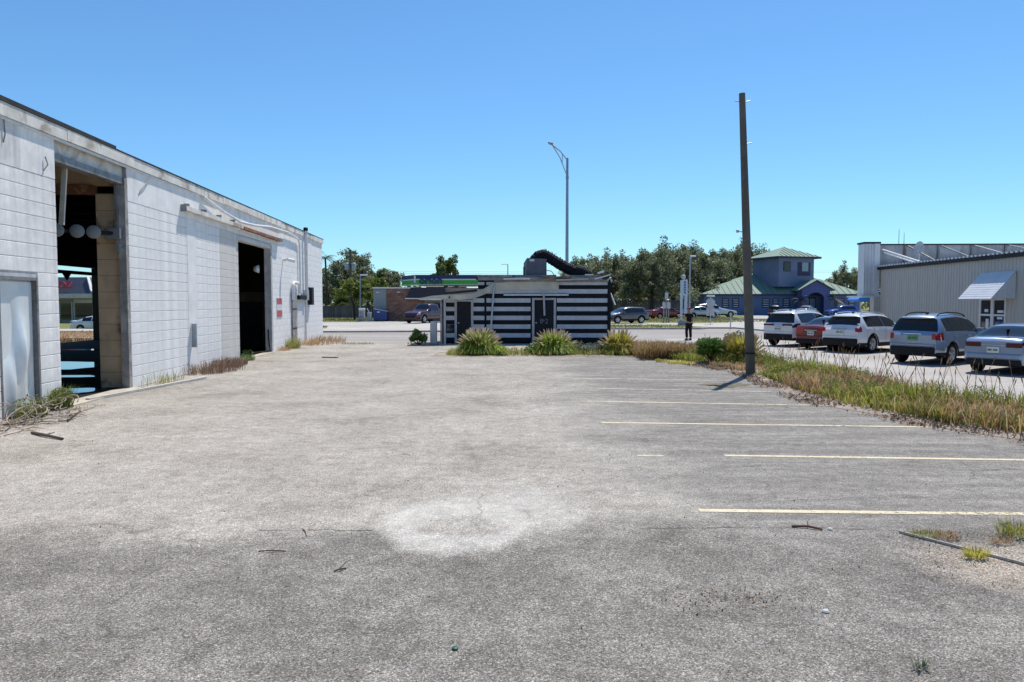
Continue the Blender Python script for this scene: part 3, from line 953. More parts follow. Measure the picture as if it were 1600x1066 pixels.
# awning sheet on the left with posts
aw = MB()
Ya = SY - 1.15
aw.prism([(WX(683, Ya), -1.15, 2.47), (WX(683, Ya), -1.15, 2.54), (WX(746, SY), -0.02, 2.74), (WX(746, SY), -0.02, 2.67)], (0, 2.2, 0))
aw.build('awning', m_roof, sh)
part('awning_edge', m_whitepaint, sh, (WX(655, Ya), WX(690, Ya), -1.12, 2.2, 2.20, 2.27))
for px_ in (689, 694.5):
    MB().box(WX(px_, Ya) - 0.05, WX(px_, Ya) + 0.05, -1.05, -0.95, 0, 2.35).build('post', m_timber if px_ < 690 else m_strim, sh)
# leaning and hanging poles
MB().tube([(SX(773), -0.12, 2.98), (SX(771), -0.2, 2.5), (SX(767), -0.32, 0.55), (SX(766.5), -0.34, 0.0)], 0.05, 8).build('downpipe', m_galv, sh)
MB().bar((SX(849), -0.2, 2.62), (SX(850.5), -0.22, 1.42), 0.09, 0.05).build('hanging_batten', m_strim, sh)
MB().bar((SX(954), 0.1, 2.55), (SX(961), 0.0, 1.95), 0.09, 0.05).build('hanging_batten', m_whitepaint, sh)
MB().tube([(SX(948), -0.1, 3.2), (SX(953), -0.12, 3.3), (SX(955), -0.1, 3.1)], 0.06, 7).build('bent_flashing', m_galv, sh)
# roof: battens and rubbish
part('roof', m_roof, sh, (SX(744), SX(956), -0.15, 3.5, 3.225, 3.33))
part('roof_edge', M('old_grey_board', (0.26, 0.245, 0.235), 0.85, var=0.4, scale=3), sh, (SX(747), SX(940), -0.20, -0.152, 3.18, 3.34))
def loose(xa, xb, y, z, h, mt, tilt=0.0):
    MB().bar((SX(xa), y, z), (SX(xb), y - 0.03, z + tilt), 0.25, h).build('loose_board', mt, sh)
loose(787, 828, -0.25, 3.25, 0.07, m_whitepaint)
loose(848, 892, -0.22, 3.32, 0.09, m_rust, 0.02)
loose(745, 800, -0.1, 3.42, 0.08, m_timber, -0.03)
loose(868, 918, -0.3, 3.19, 0.07, m_strim, 0.05)
loose(890, 940, 0.3, 3.42, 0.08, m_timber, -0.02)
loose(928, 952, -0.25, 3.24, 0.06, m_whitepaint, 0.22)
loose(934, 944, 0.2, 3.55, 0.09, m_whitepaint, 0.1)
loose(913, 926, -0.2, 3.46, 0.05, m_whitepaint, 0.0)
loose(805, 870, 0.6, 3.40, 0.09, m_timber, 0.04)
# air handler box and torn black duct on the roof
ac = thing('rooftop_air_unit', 'grey sheet metal box with torn black duct on the striped shed roof', 'air unit', (SX(838), SY + 0.9, 3.33))
m_acbox = M('grey_violet_sheet', (0.13, 0.125, 0.155), 0.5, metal=0.35, var=0.25, scale=2.5, bmp=0.05)
bx = MB()
pts = [(-0.52, 0, 0.0), (0.50, 0, 0.0), (0.56, 0, 0.18), (0.55, 0, 0.98), (-0.46, 0, 1.03), (-0.52, 0, 0.1)]
bx.prism(pts, (0, 1.1, 0))
bx.add([(-0.52, 0, 0.0), (-0.46, 0, 1.03), (-0.62, 0.5, 0.78), (-0.62, 0.5, 0.05), (-0.52, 1.1, 0), (-0.46, 1.1, 1.03)], [(0, 1, 2, 3), (3, 2, 5, 4)])
bx.build('housing', m_acbox, ac)
part('inlet', m_black, ac, (-0.640, -0.60, 0.35, 0.75, 0.08, 0.6))
part('nameplate', m_whitepaint, ac, (-0.32, -0.08, -0.008, -0.001, 0.86, 0.97))
part('seam', MATS['grey_violet_sheet'], ac, (-0.38, -0.35, -0.012, -0.001, 0.02, 0.98), (-0.50, 0.53, -0.010, -0.001, 0.20, 0.225))
m_duct = M('black_duct', (0.016, 0.016, 0.022), 0.75, var=0.5, scale=6)
path = [(-0.1, 0.3, 0.85), (0.08, 0.3, 1.10), (0.35, 0.3, 1.22), (0.65, 0.3, 1.10), (1.05, 0.3, 0.85), (1.5, 0.3, 0.58), (1.9, 0.3, 0.40), (2.25, 0.3, 0.2), (2.5, 0.3, 0.0)]
fine, rad = [], []
r_ = random.Random(5)
for a, b in zip(path[:-1], path[1:]):
    for i in range(7):
        t = i / 7
        fine.append(tuple(a[q] + (b[q] - a[q]) * t for q in range(3)))
        rad.append((0.295 if i % 2 else 0.272) + r_.uniform(-.008, .012))
MB().tube(fine, rad, 12, smooth=False).build('duct', m_duct, ac)
MB().tube([(2.1, 0.15, 0.42), (2.35, 0.1, 0.36), (2.7, 0.1, 0.2), (2.95, 0.1, 0.0)], [0.28, 0.26, 0.22, 0.15], 12, smooth=False).build('duct_end', m_duct, ac)
MB().box(1.45, 2.9, -0.1, 0.5, 0.0, 0.10).build('duct_curb', m_galv, ac)
for i in range(26):
    q = r_.randrange(14, len(fine) - 2)
    p = Vector(fine[q]) + Vector((0.10, r_.uniform(-.2, .1), rad[q] - 0.02))
    MB().bar(p, p + Vector((r_.uniform(-.03, .09), r_.uniform(-.05, .05), r_.uniform(.03, .08))), 0.05, 0.01).build('torn_flap', M('torn_foil', (0.5, 0.5, 0.53), 0.4, var=0.3), ac)
MB().tube([(0.55, 0.2, 0.42), (0.8, 0.1, 0.36), (1.0, 0.05, 0.1), (1.1, 0.0, 0.0)], 0.02, 5).build('cable', m_timber, ac)

# painted posts in front of the shed's left end
pt = thing('concrete_post', 'squat white painted concrete post at the left end of the striped shed', 'post', (WX(677.5, 36.6), 36.6, 0))
MB().bevbox(-0.16, 0.16, -0.16, 0.16, 0, 1.15, 0.03).build('post_body', M('post_white', (0.6, 0.6, 0.59), 0.8, var=0.15, streak=0.4), pt)
MB().bevbox(-0.19, 0.19, -0.19, 0.19, 0, 0.1, 0.02).build('post_foot', m_kerb, pt)

# ================================================================== UTILITY POLE AND STREET LAMP
m_pole = M('weathered_pole_wood', (0.135, 0.118, 0.098), 0.9, var=0.35, scale=2.0, streak=0.8, dirt=(0.07, 0.055, 0.045), bmp=0.5, bscale=18)
pb = (6.93, 21.4)
up = thing('utility_pole', 'bare leaning weathered wooden utility pole in the weedy strip', 'pole', (pb[0], pb[1], 0))
H = 8.03
lean = lambda z: (-0.38 * z / H, 0, z)
MB().tube([lean(-0.2), lean(0.4), lean(2), lean(4), lean(6), lean(H)], [0.14, 0.136, 0.126, 0.114, 0.10, 0.087], 16).build('shaft', m_pole, up)
MB().bar(lean(1.05), (lean(1.05)[0], 0, 1.08), 0.36, 0.36) 
MB().lathe([(0.152, -0.02), (0.158, -0.02), (0.158, 0.02), (0.152, 0.02)], 16, 'Z', lean(0.62)).build('band', m_black, up)
for z, s in ((7.78, 0.0), (6.6, 1.0), (4.1, -1.0), (7.78, 1.0)):
    p = Vector(lean(z))
    q = p + Vector(((-1 if s <= 0 else 1) * (0.22 if z > 5 else 0.26), -0.03, 0.03))
    MB().tube([p, q], 0.016, 6).build('bolt', m_galv, up)
p = Vector(lean(4.1)) + Vector((-0.26, -0.03, 0.03))
MB().lathe([(0, -0.04), (0.04, -0.04), (0.05, 0.0), (0.03, 0.05), (0, 0.05)], 8, 'Z', p).build('insulator', m_galv, up)

LY = 52.6
sl = thing('street_lamp', 'tall aluminium street lamp with trussed arm beyond the striped shed', 'street lamp', (WX(885.5, LY), LY, 0.09))
zt = WZ(250, LY) - 0.09
m_alu = M('lamp_aluminium', (0.30, 0.33, 0.38), 0.4, metal=0.7, var=0.1)
MB().tube([(0, 0, 0), (0, 0, 0.4), (0, 0, zt)], [0.16, 0.14, 0.085], 12).build('shaft', m_alu, sl)
MB().box(-0.22, 0.22, -0.22, 0.22, 0, 0.15).build('base', m_alu, sl)
e = Vector((WX(862, 49.4) - WX(885.5, LY), -3.2, WZ(230, 49.4) - 0.09))
MB().tube([(0, 0, zt - 0.15), tuple(e * 0.5 + Vector((0, 0, (zt - 0.15) * 0.5 + 0.12))), tuple(e)], 0.04, 8).build('arm', m_alu, sl)
MB().tube([(0, 0, zt - 1.3), tuple(e * 0.5 + Vector((0, 0, (zt - 1.3) * 0.5 + 0.25))), tuple(e)], 0.035, 8).build('brace', m_alu, sl)
for t in (0.35,):
    a = Vector((0, 0, zt - 0.15)).lerp(e, t) + Vector((0, 0, 0.1)); b = Vector((0, 0, zt - 1.3)).lerp(e, t) + Vector((0, 0, 0.12))
    MB().tube([a, b], 0.025, 6).build('strut', m_alu, sl)
hd = MB(); dd = Vector((e.x, e.y, 0)).normalized()
hd.tube([e, e + dd * 0.3 + Vector((0, 0, 0.04)), e + dd * 0.75 + Vector((0, 0, 0.02))], [0.06, 0.17, 0.06], 10, flat=0.45)
hd.build('lamp_head', M('lamp_head_grey', (0.22, 0.23, 0.24), 0.5, metal=0.4), sl)
MB().lathe([(0.11, -0.1), (0.11, 0.1)], 12, 'Z', (0, 0, zt - 1.35)).build('collar', m_alu, sl)

# ================================================================== FILLING STATION ACROSS THE ROAD
m_brick = M('station_brick_mortar', (0.27, 0.215, 0.18), 0.9, var=0.25, scale=3)
m_brk = [M('station_brick_%d' % i, c, 0.85, var=0.3, scale=4) for i, c in enumerate(((0.25, 0.125, 0.085), (0.30, 0.16, 0.11), (0.19, 0.10, 0.075)))]
m_navy = M('navy_shingle', (0.007, 0.010, 0.022), 1.0, var=0.35, scale=3)
m_greyp = M('station_grey_panel', (0.27, 0.29, 0.30), 0.8, var=0.12)
BY = 78.0
st = thing('brick_shop', 'low brown brick filling station shop with dark navy mansard roof', 'shop', (0, BY, 0.09))
bX = lambda px: WX(px, BY)
bZ = lambda py: WZ(py, BY) - 0.09
part('wall', m_brick, st, (bX(583.5), bX(760), 0.03, 14, 0, bZ(450)))
# brick face: courses of large visible bricks joined per course
xb0, xb1 = bX(604.5), bX(664)
bk = 0
bm_cache = {}
zc = 0.02
while zc < bZ(451):
    x = xb0 - (0.3 if bk % 2 else 0)
    while x < xb1:
        a, b = max(x, xb0), min(x + 0.6, xb1)
        if b - a > 0.1:
            key = (round(b - a, 2),)
            if key not in bm_cache:
                bm_cache[key] = [MB().bevbox(0.004, b - a - 0.008, 0.0, 0.06, 0.004, 0.216, 0.004).mesh('brick') for _ in range(3)]
                for q in range(3): bm_cache[key][q].materials.append(m_brk[q])
            q = rnd.choices((0, 1, 2), (5, 3, 2))[0]
            o = link_mesh('brick', bm_cache[key][q], None, st); o.location = (a, 0, zc)
        x += 0.6
    zc += 0.22
    bk += 1
part('grey_panel', m_greyp, st, (bX(584), bX(603.5), -0.02, 0.02, bZ(484), bZ(452.5)))
part('coping', m_whitepaint, st, (bX(582), bX(648), -0.06, 0.6, bZ(451), bZ(449)))
for px_ in (591, 623.5):
    MB().bevbox(bX(px_) - 0.18, bX(px_) + 0.18, -0.16, 0, bZ(457.5), bZ(456), 0.02).build('wall_lamp', m_whitepaint, st)
mn = MB(); mn.prism([(bX(637), -1.3, bZ(465.5)), (bX(642.5), -0.05, bZ(449.5)), (bX(695), -0.05, bZ(449.5)), (bX(700), -1.3, bZ(465.5))], (0, 0.25, 0)); mn.build('mansard', m_navy, st)
part('eave_board', m_whitepaint, st, (bX(636), bX(702), -1.42, 0.0, bZ(467.5), bZ(466)))
part('shop_window', glassmat('shop_glass'), st, (bX(668), bX(690), -0.02, 0.02, 0.6, 2.0))
part('sign_panel', M('sign_blue', (0.02, 0.06, 0.30), 0.5), st, (bX(653), bX(665), -0.10, -0.02, bZ(482.5), bZ(476)))
atm = part('cash_sign', m_black, st, (bX(666), bX(687), -0.12, -0.025, bZ(482.5), bZ(475.5)))
text('ATM', 0.48, m_whitepaint, atm, (bX(677.5), -0.13, bZ(479)), bold=0.01)

CY = 88.0
m_cg = M('canopy_green', (0.05, 0.42, 0.03), 0.5, var=0.08)
m_cn = M('canopy_navy', (0.012, 0.022, 0.115), 0.5, var=0.1)
m_cw = M('canopy_white', (0.68, 0.70, 0.72), 0.5, var=0.06)
cp = thing('fuel_canopy', 'navy green and white filling station canopy with lettering above the pumps', 'canopy', (0, CY, 0.09))
cX = lambda px: WX(px, CY)
cZ = lambda py: WZ(py, CY) - 0.09
cxa, cxb, cd_ = cX(648.5), cX(840), 9.0
part('deck', m_cw, cp, (cxa + 0.05, cxb - 0.05, 0.05, cd_, cZ(446), cZ(430.5)))
for nm, za, zb, mt, o_ in (('navy_band', 436, 429.8, m_cn, 0.0), ('white_line', 438.0, 436, m_cw, 0.01), ('green_band', 443.8, 438.0, m_cg, 0.0), ('pale_band', 446, 443.8, M('canopy_pale_green', (0.45, 0.6, 0.42), 0.5), 0.01)):
    part(nm, mt, cp, (cxa, cxb, -0.03 - o_, 0.045, cZ(za) + 0.002, cZ(zb) - 0.002))
    # left return of the fascia, seen at an angle
    MB().prism([(cxa - 0.002, -0.03 - o_, cZ(za) + 0.002), (cxa - 0.002, -0.03 - o_, cZ(zb) - 0.002), (cxa - 2.2, 4.5, cZ(zb) - 0.002), (cxa - 2.2, 4.5, cZ(za) + 0.002)], (0.1, 0.06, 0)).build(nm, mt, cp)
text('orion', 1.25, M('letter_navy', (0.014, 0.035, 0.13), 0.4), cp, (cX(673.5), -0.14, cZ(438.8)), extrude=0.05, bold=0.035)
part('corner_light', m_cw, cp, (cX(647.5), cX(650), -0.12, -0.045, cZ(442), cZ(431)))
for px_ in (694.5, 711):
    part('column', m_greyp, cp, (cX(px_) - 0.22, cX(px_) + 0.22, 2.0, 2.5, 0, cZ(446)))
part('pump_island', m_kerb, cp, (cX(690), cX(730), 1.6, 3.0, 0, 0.15))
part('stockroom', m_cw, cp, (cX(697), cX(738), 9.05, 9.3, 0.0, cZ(449)))

# rubbish skips, air machine, fence, lot lamps
m_bin = M('skip_blue', (0.015, 0.045, 0.20), 0.55, var=0.25)
def skip(px, Y, w, label, mt):
    s = thing('waste_skip', label, 'skip', (WX(px, Y), Y, 0.09))
    b = MB(); b.prism([(-w / 2, 0, 0.12), (w / 2, 0, 0.12), (w / 2 + 0.05, 0, 1.0), (-w / 2 - 0.05, 0, 1.25)], (0, 1.1, 0)); b.build('bin', mt, s)
    l = MB(); l.prism([(-w / 2 - 0.1, -0.05, 1.26), (w / 2 + 0.1, -0.05, 1.01), (w / 2 + 0.1, -0.05, 1.06), (-w / 2 - 0.1, -0.05, 1.31)], (0, 1.2, 0)); l.build('lid', M('lid_grey', (0.22, 0.24, 0.28), 0.5), s)
    part('notice', m_whitepaint, s, (-w * 0.28, -w * 0.05, -0.012, -0.002, 0.92, 1.02))
    for sx in (-1, 1):
        part('skid', m_black, s, (sx * w * 0.4 - 0.06, sx * w * 0.4 + 0.06, 0.02, 1.08, 0, 0.12))
    return s
skip(594.5, 76.4, 1.25, 'blue waste skip against the brick filling station shop', m_bin)
skip(1056.5, 92, 1.25, 'dark blue waste skip under the oaks beside the red car', M('skip_navy', (0.012, 0.02, 0.09), 0.55))
am = thing('air_machine', 'white tyre air machine on the forecourt edge beside the blue skip', 'air machine', (WX(565, 76), 76, 0.09))
MB().bevbox(-0.38, 0.38, 0, 0.5, 0, 0.45, 0.03).build('plinth', M('am_grey', (0.3, 0.3, 0.3), 0.7), am)
part('cabinet', M('am_white', (0.5, 0.5, 0.48), 0.6), am, (-0.28, -0.2, 0.05, 0.45, 0.45, 1.15), (0.2, 0.28, 0.05, 0.45, 0.45, 1.15), (-0.2, 0.2, 0.3, 0.45, 0.45, 1.15))
MB().bevbox(-0.3, 0.3, 0.02, 0.48, 1.15, 1.38, 0.03).build('head', m_whitepaint, am)
MB().bevbox(0.55, 1.0, 0.0, 0.4, 0, 0.95, 0.05).build('hose_box', MATS['am_grey'], am)
MB().tube([(0.55, 0.1, 1.35), (0.7, 0.0, 1.1), (0.95, 0.0, 0.7), (0.9, 0.0, 0.4)], 0.05, 6).build('hose', m_galv, am)
def lot_lamp(px, Y, ytop, arm, label):
    t = thing('lot_lamp', label, 'lamp post', (WX(px, Y), Y, 0.09))
    z = WZ(ytop, Y) - 0.09
    MB().tube([(0, 0, 0), (0, 0, z)], [0.09, 0.06], 8).build('shaft', m_alu, t)
    MB().bevbox(min(0, arm), max(0, arm), -0.12, 0.12, z - 0.12, z + 0.02, 0.03).build('lamp_head', m_whitepaint, t)
    return t
lot_lamp(563.5, 80, 429.5, 0.75, 'slim white lot lamp behind the air machine')
lot_lamp(793.5, 96, 413, -0.85, 'small lot lamp rising behind the shed roof, left of the street lamp')
lot_lamp(1077, 66, 400, 0.5, 'tall slim lamp beside the pylon sign, against the oaks') 
fY = 93.0
fe = thing('board_fence', 'weathered grey upright board fence under the left trees', 'fence', (0, fY, 0.05))
m_fen = [M('fence_board_%d' % i, c, 0.9, var=0.25, streak=0.4) for i, c in enumerate(((0.105, 0.10, 0.105), (0.13, 0.125, 0.125), (0.085, 0.08, 0.085)))]
x = WX(440, fY)
fbm = [MB().bevbox(0.006, 0.3, 0, 0.03, 0, 1.6, 0.005).mesh('board') for _ in range(3)]
for q in range(3): fbm[q].materials.append(m_fen[q])
while x < WX(584, fY):
    o = link_mesh('board', rnd.choice(fbm), None, fe)
    o.location = (x, rnd.uniform(-.01, .01), rnd.uniform(-.04, .02))
    x += 0.306
for z in (0.3, 1.3):
    part('rail', m_fen[2], fe, (WX(440, fY), WX(584, fY), 0.035, 0.09, z, z + 0.1))
fe2 = thing('board_fence', 'dark board fence under the oaks behind the dark grey car', 'fence', (0, 112, 0.05))
x = WX(958, 112)
while x < WX(1066, 112):
    o = link_mesh('board', rnd.choice(fbm), None, fe2); o.location = (x, rnd.uniform(-.01, .01), 0); o.scale = (1, 1, 1.45)
    x += 0.306

# ================================================================== METAL BUILDING ON THE RIGHT
m_mwall = M('ribbed_wall_paint', (0.45, 0.42, 0.385), 0.5, metal=0.05, var=0.08, scale=0.8, bmp=0.05, streak=0.12)
m_mwhite = M('ribbed_white', (0.62, 0.63, 0.66), 0.45, metal=0.05, var=0.08, streak=0.1, bmp=0.05)
m_mdark = M('parapet_cap', (0.018, 0.02, 0.03), 0.5)
m_back = M('stained_parapet_back', (0.40, 0.41, 0.43), 0.6, metal=0.2, var=0.25, scale=1.5, streak=0.6, dirt=(0.17, 0.165, 0.16))
mbd = thing('metal_building', 'grey ribbed metal building with false front parapet and lean-to awning', 'building', (20.2, 40.6, 0), R(-2.37))
EV = 3.98
def ribbed(L, H, out=0.02, n=3):
    """one wall panel: ribs standing proud; local y runs along the wall, the face looks to -x"""
    m = MB()
    prof = []
    for i in range(n):
        a = L * i / n
        s = L / n
        prof += [(a + 0.0, 0), (a + s * 0.62, 0), (a + s * 0.70, -out), (a + s * 0.90, -out), (a + s * 0.98, 0)]
    prof.append((L, 0))
    vs_ = [(x, y, 0) for y, x in prof] + [(x, y, H) for y, x in prof]
    n_ = len(prof)
    m.add(vs_, [(i, i + 1, n_ + i + 1, n_ + i) for i in range(n_ - 1)])
    return m
pw = 0.92
pm = ribbed(pw, EV, 0.022, 4).mesh('wall_panel'); pm.materials.append(m_mwall)
npan = 30
for i in range(npan):
    y0 = -(i + 1) * pw
    if -11.35 < y0 + pw / 2 < -9.2:      # doorway bays: only above the door
        continue
    o = link_mesh('wall_panel', pm, None, mbd); o.location = (0, y0, 0)
pm2 = ribbed(pw, EV - 2.28, 0.022, 4).mesh('wall_panel'); pm2.materials.append(m_mwall)
door_bays = [i for i in range(npan) if -11.35 < -(i + 1) * pw + pw / 2 < -9.2]
for i in door_bays:
    o = link_mesh('wall_panel', pm2, None, mbd); o.location = (0, -(i + 1) * pw, 2.28)
yd1, yd0 = -door_bays[0] * pw, -(door_bays[-1] + 1) * pw
part('frame_wall', M('inner_liner', (0.2, 0.2, 0.2), 0.8), mbd, (0.08, 0.2, -npan * pw, yd0, 0, EV), (0.08, 0.2, yd1, 0, 0, EV), (0.08, 0.2, yd0, yd1, 2.3, EV), (0.1, 14, -npan * pw, -npan * pw + 0.1, 0, EV), (13.8, 14, -npan * pw, 0, 0, EV))
part('base_trim', m_kerb, mbd, (-0.04, 0.1, -npan * pw, yd0, 0, 0.12), (-0.04, 0.1, yd1, 0, 0, 0.12))
# glazed door pair
dr = part('door', m_mwhite, mbd, (-0.01, 0.05, yd0 + 0.02, yd0 + 0.12, 0.02, 2.28), (-0.01, 0.05, yd1 - 0.12, yd1 - 0.02, 0.02, 2.28), (-0.012, 0.048, (yd0 + yd1) / 2 - 0.1, (yd0 + yd1) / 2 + 0.1, 0.02, 2.28), (-0.008, 0.046, yd0 + 0.12, yd1 - 0.12, 2.17, 2.28), (-0.008, 0.046, yd0 + 0.12, yd1 - 0.12, 1.52, 1.60), (-0.008, 0.046, yd0 + 0.12, yd1 - 0.12, 0.02, 0.2))
ym = (yd0 + yd1) / 2
for a, b in ((yd0 + 0.12, ym - 0.1), (ym + 0.1, yd1 - 0.12)):
    for z0, z1 in ((0.2, 1.52), (1.60, 2.17)):
        part('pane', glassmat('door_glass', (0.02, 0.024, 0.035)), dr, (0.02, 0.03, a, b, z0, z1))
m_stk = M('poster_blue', (0.03, 0.10, 0.45), 0.6)
MB().lathe([(0, -0.002), (0.16, -0.002), (0.16, 0.004)], 14, 'X', (0.012, yd0 + 0.45, 1.18)).build('sticker', m_stk, dr)
part('notice', m_whitepaint, dr, (0.012, 0.018, ym + 0.25, ym + 0.45, 1.0, 1.4), (0.012, 0.018, yd0 + 0.2, yd0 + 0.6, 1.66, 1.76), (0.012, 0.018, ym + 0.3, ym + 0.55, 1.68, 1.80), (0.012, 0.018, yd0 + 0.25, yd0 + 0.6, 1.4, 1.48))
# awning
ay0, ay1 = -11.65, -9.35
aw = thing_aw = MB()
for i in range(12):
    t0, t1 = i / 12, (i + 1) / 12
    xa, xb = -0.03 - 0.95 * t0, -0.03 - 0.95 * t1
    za, zb = 3.34 - 1.12 * t0, 3.34 - 1.12 * t1
    sl_ = MB(); sl_.prism([(xa, ay0, za), (xb, ay0, zb + 0.012), (xb, ay0, zb - 0.004), (xa, ay0, za - 0.018)], (0, ay1 - ay0, 0)); sl_.build('awning_slat', m_mwhite, mbd)
for y in (ay0 + 0.02, ay1 - 0.03):
    ck = MB()
    nn = 9
    for i in range(nn):
        t0, t1 = i / nn, (i + 1) / nn
        xa, xb = -0.03 - 0.93 * t0, -0.03 - 0.93 * t1 + 0.006
        ck.prism([(xa, y, 2.24), (xb, y, 2.24), (xb, y, 3.31 - 1.1 * t1 + 0.0), (xa, y, 3.31 - 1.1 * t0)], (0, 0.012 + 0.012 * (i % 2), 0))
    ck.build('awning_cheek', m_mwhite, mbd)
# roof: low pitch sheet with corrugated edge
rf = MB()
prof = []
y = 0.15
while y > -npan * pw - 0.1:
    prof += [(y, 0.0), (y - 0.09, 0.0), (y - 0.13, 0.075), (y - 0.25, 0.075), (y - 0.29, 0.0)]
    y -= 0.30
vs_ = [(-0.22, y, EV + 0.03 + z) for y, z in prof] + [(7.0, y, EV + 0.62 + z) for y, z in prof] + [(14.2, y, EV + 0.03 + z) for y, z in prof]
n_ = len(prof)
rf.add(vs_, [(k * n_ + i, k * n_ + i + 1, (k + 1) * n_ + i + 1, (k + 1) * n_ + i) for k in (0, 1) for i in range(n_ - 1)])
rf.build('roof', m_mwhite, mbd)
part('eave_trim', m_mdark, mbd, (-0.16, -0.06, -npan * pw, 0.12, EV - 0.13, EV + 0.025))
# false front: pier, parapet sheets, cap, posts and braces
pz = 5.30
part('pier', m_mwhite, mbd, (-0.80, -0.28, 0.30, 1.1, 2.45, pz), (-0.28, 0.02, 0.25, 1.1, 2.45, pz))
for i in range(3):
    part('pier_seam', m_mwall, mbd, (-0.78 + i * 0.17, -0.765 + i * 0.17, 0.288, 0.30, 2.47, pz - 0.02))
part('pier_cap', m_mdark, mbd, (-0.86, 0.06, 0.24, 1.15, pz, pz + 0.10))
part('canopy_edge', m_mwhite, mbd, (-0.95, 0.05, 0.15, 2.2, 2.36, 2.45))
part('pier_foot', m_mwall, mbd, (-0.35, 0.0, 0.02, 0.5, 0.0, 2.36))
xp = 0.05
bp_ = None
while xp < 14:
    o = MB().bevbox(xp + 0.004, xp + 0.896, 0.5, 0.54, 3.6, pz - 0.06, 0.006).build('parapet_panel', m_back, mbd)
    xp += 0.9
part('parapet_cap', m_mdark, mbd, (0.07, 14.1, 0.40, 0.62, pz - 0.06, pz))
for i, xq in enumerate((1.45, 3.25, 5.05, 6.85, 8.7, 10.5)):
    part('parapet_post', m_grey_st, mbd, (xq - 0.05, xq + 0.05, 0.40, 0.495, 4.0, pz - 0.07))
    MB().bar((xq + 0.12, 0.42, pz - 0.10), (xq + 0.12, -2.4, EV + 0.16 + 0.08 * xq), 0.06, 0.06).build('brace', m_grey_st if i < 2 else m_galv, mbd)
MB().tube([(0.1, 0.1, 4.95), (0.9, -2.4, 4.15)], 0.05, 7).build('pipe_stay', m_whitepaint, mbd)
MB().tube([(0.1, -0.1, 4.78), (0.75, -2.2, 4.12)], 0.04, 7).build('pipe_stay', m_whitepaint, mbd)
dsh = thing('satellite_dish', 'small grey satellite dish on the metal building roof', 'satellite dish', (WX(1433, 39.5), 39.5, 4.12))
dd_ = MB(); dd_.lathe([(0.0, 0.0), (0.15, 0.012), (0.3, 0.05), (0.38, 0.09), (0.37, 0.10), (0.29, 0.065), (0.0, 0.02)], 18, 'Z')
o = dd_.build('reflector', M('dish_grey', (0.5, 0.5, 0.5), 0.5), dsh); o.location = (0.05, 0, 0.82); o.rotation_euler = (R(80), R(0), R(-82))
MB().tube([(0, 0, -0.05), (0.0, 0, 0.5), (0.06, 0.02, 0.8)], 0.035, 7).build('mast', m_galv, dsh)
MB().tube([(0.05, -0.02, 0.5), (-0.3, -0.35, 0.72)], 0.02, 5).build('feed_arm', m_galv, dsh)
for px_, h_, lb in ((1401, 1.2, 'thin whip aerial on the metal parapet, nearer the white pier'), (1409, 1.0, 'thin whip aerial on the metal parapet, nearer the satellite dish')):
    a_ = thing('aerial', lb, 'aerial', (WX(px_, 41.4), 41.4, 5.0))
    MB().tube([(0, 0, 0), (0, 0, h_ * 0.95)], [0.02, 0.012], 5).build('rod', m_grey_st, a_)
    MB().box(-0.04, 0.04, -0.06, 0.06, -0.1, 0.12).build('clamp', m_grey_st, a_)
# blue shade frame by the road front
bc = thing('fabric_canopy', 'bright blue fabric shade on thin posts beside the white metal pier', 'awning', (WX(1352, 44), 44, 0))
m_bluef = M('blue_fabric', (0.03, 0.20, 0.62), 0.7, var=0.15)
cv = MB(); cv.prism([(-0.75, -0.6, 2.25), (-0.55, -0.6, 2.42), (0.7, -0.6, 2.5), (0.7, -0.6, 2.18), (-0.6, -0.6, 2.12)], (0, 1.4, 0)); cv.build('fabric', m_bluef, bc)
for x in (-0.55, 0.2):
    MB().tube([(x, -0.5, 0), (x, -0.5, 2.2)], 0.03, 6).build('post', m_whitepaint, bc)

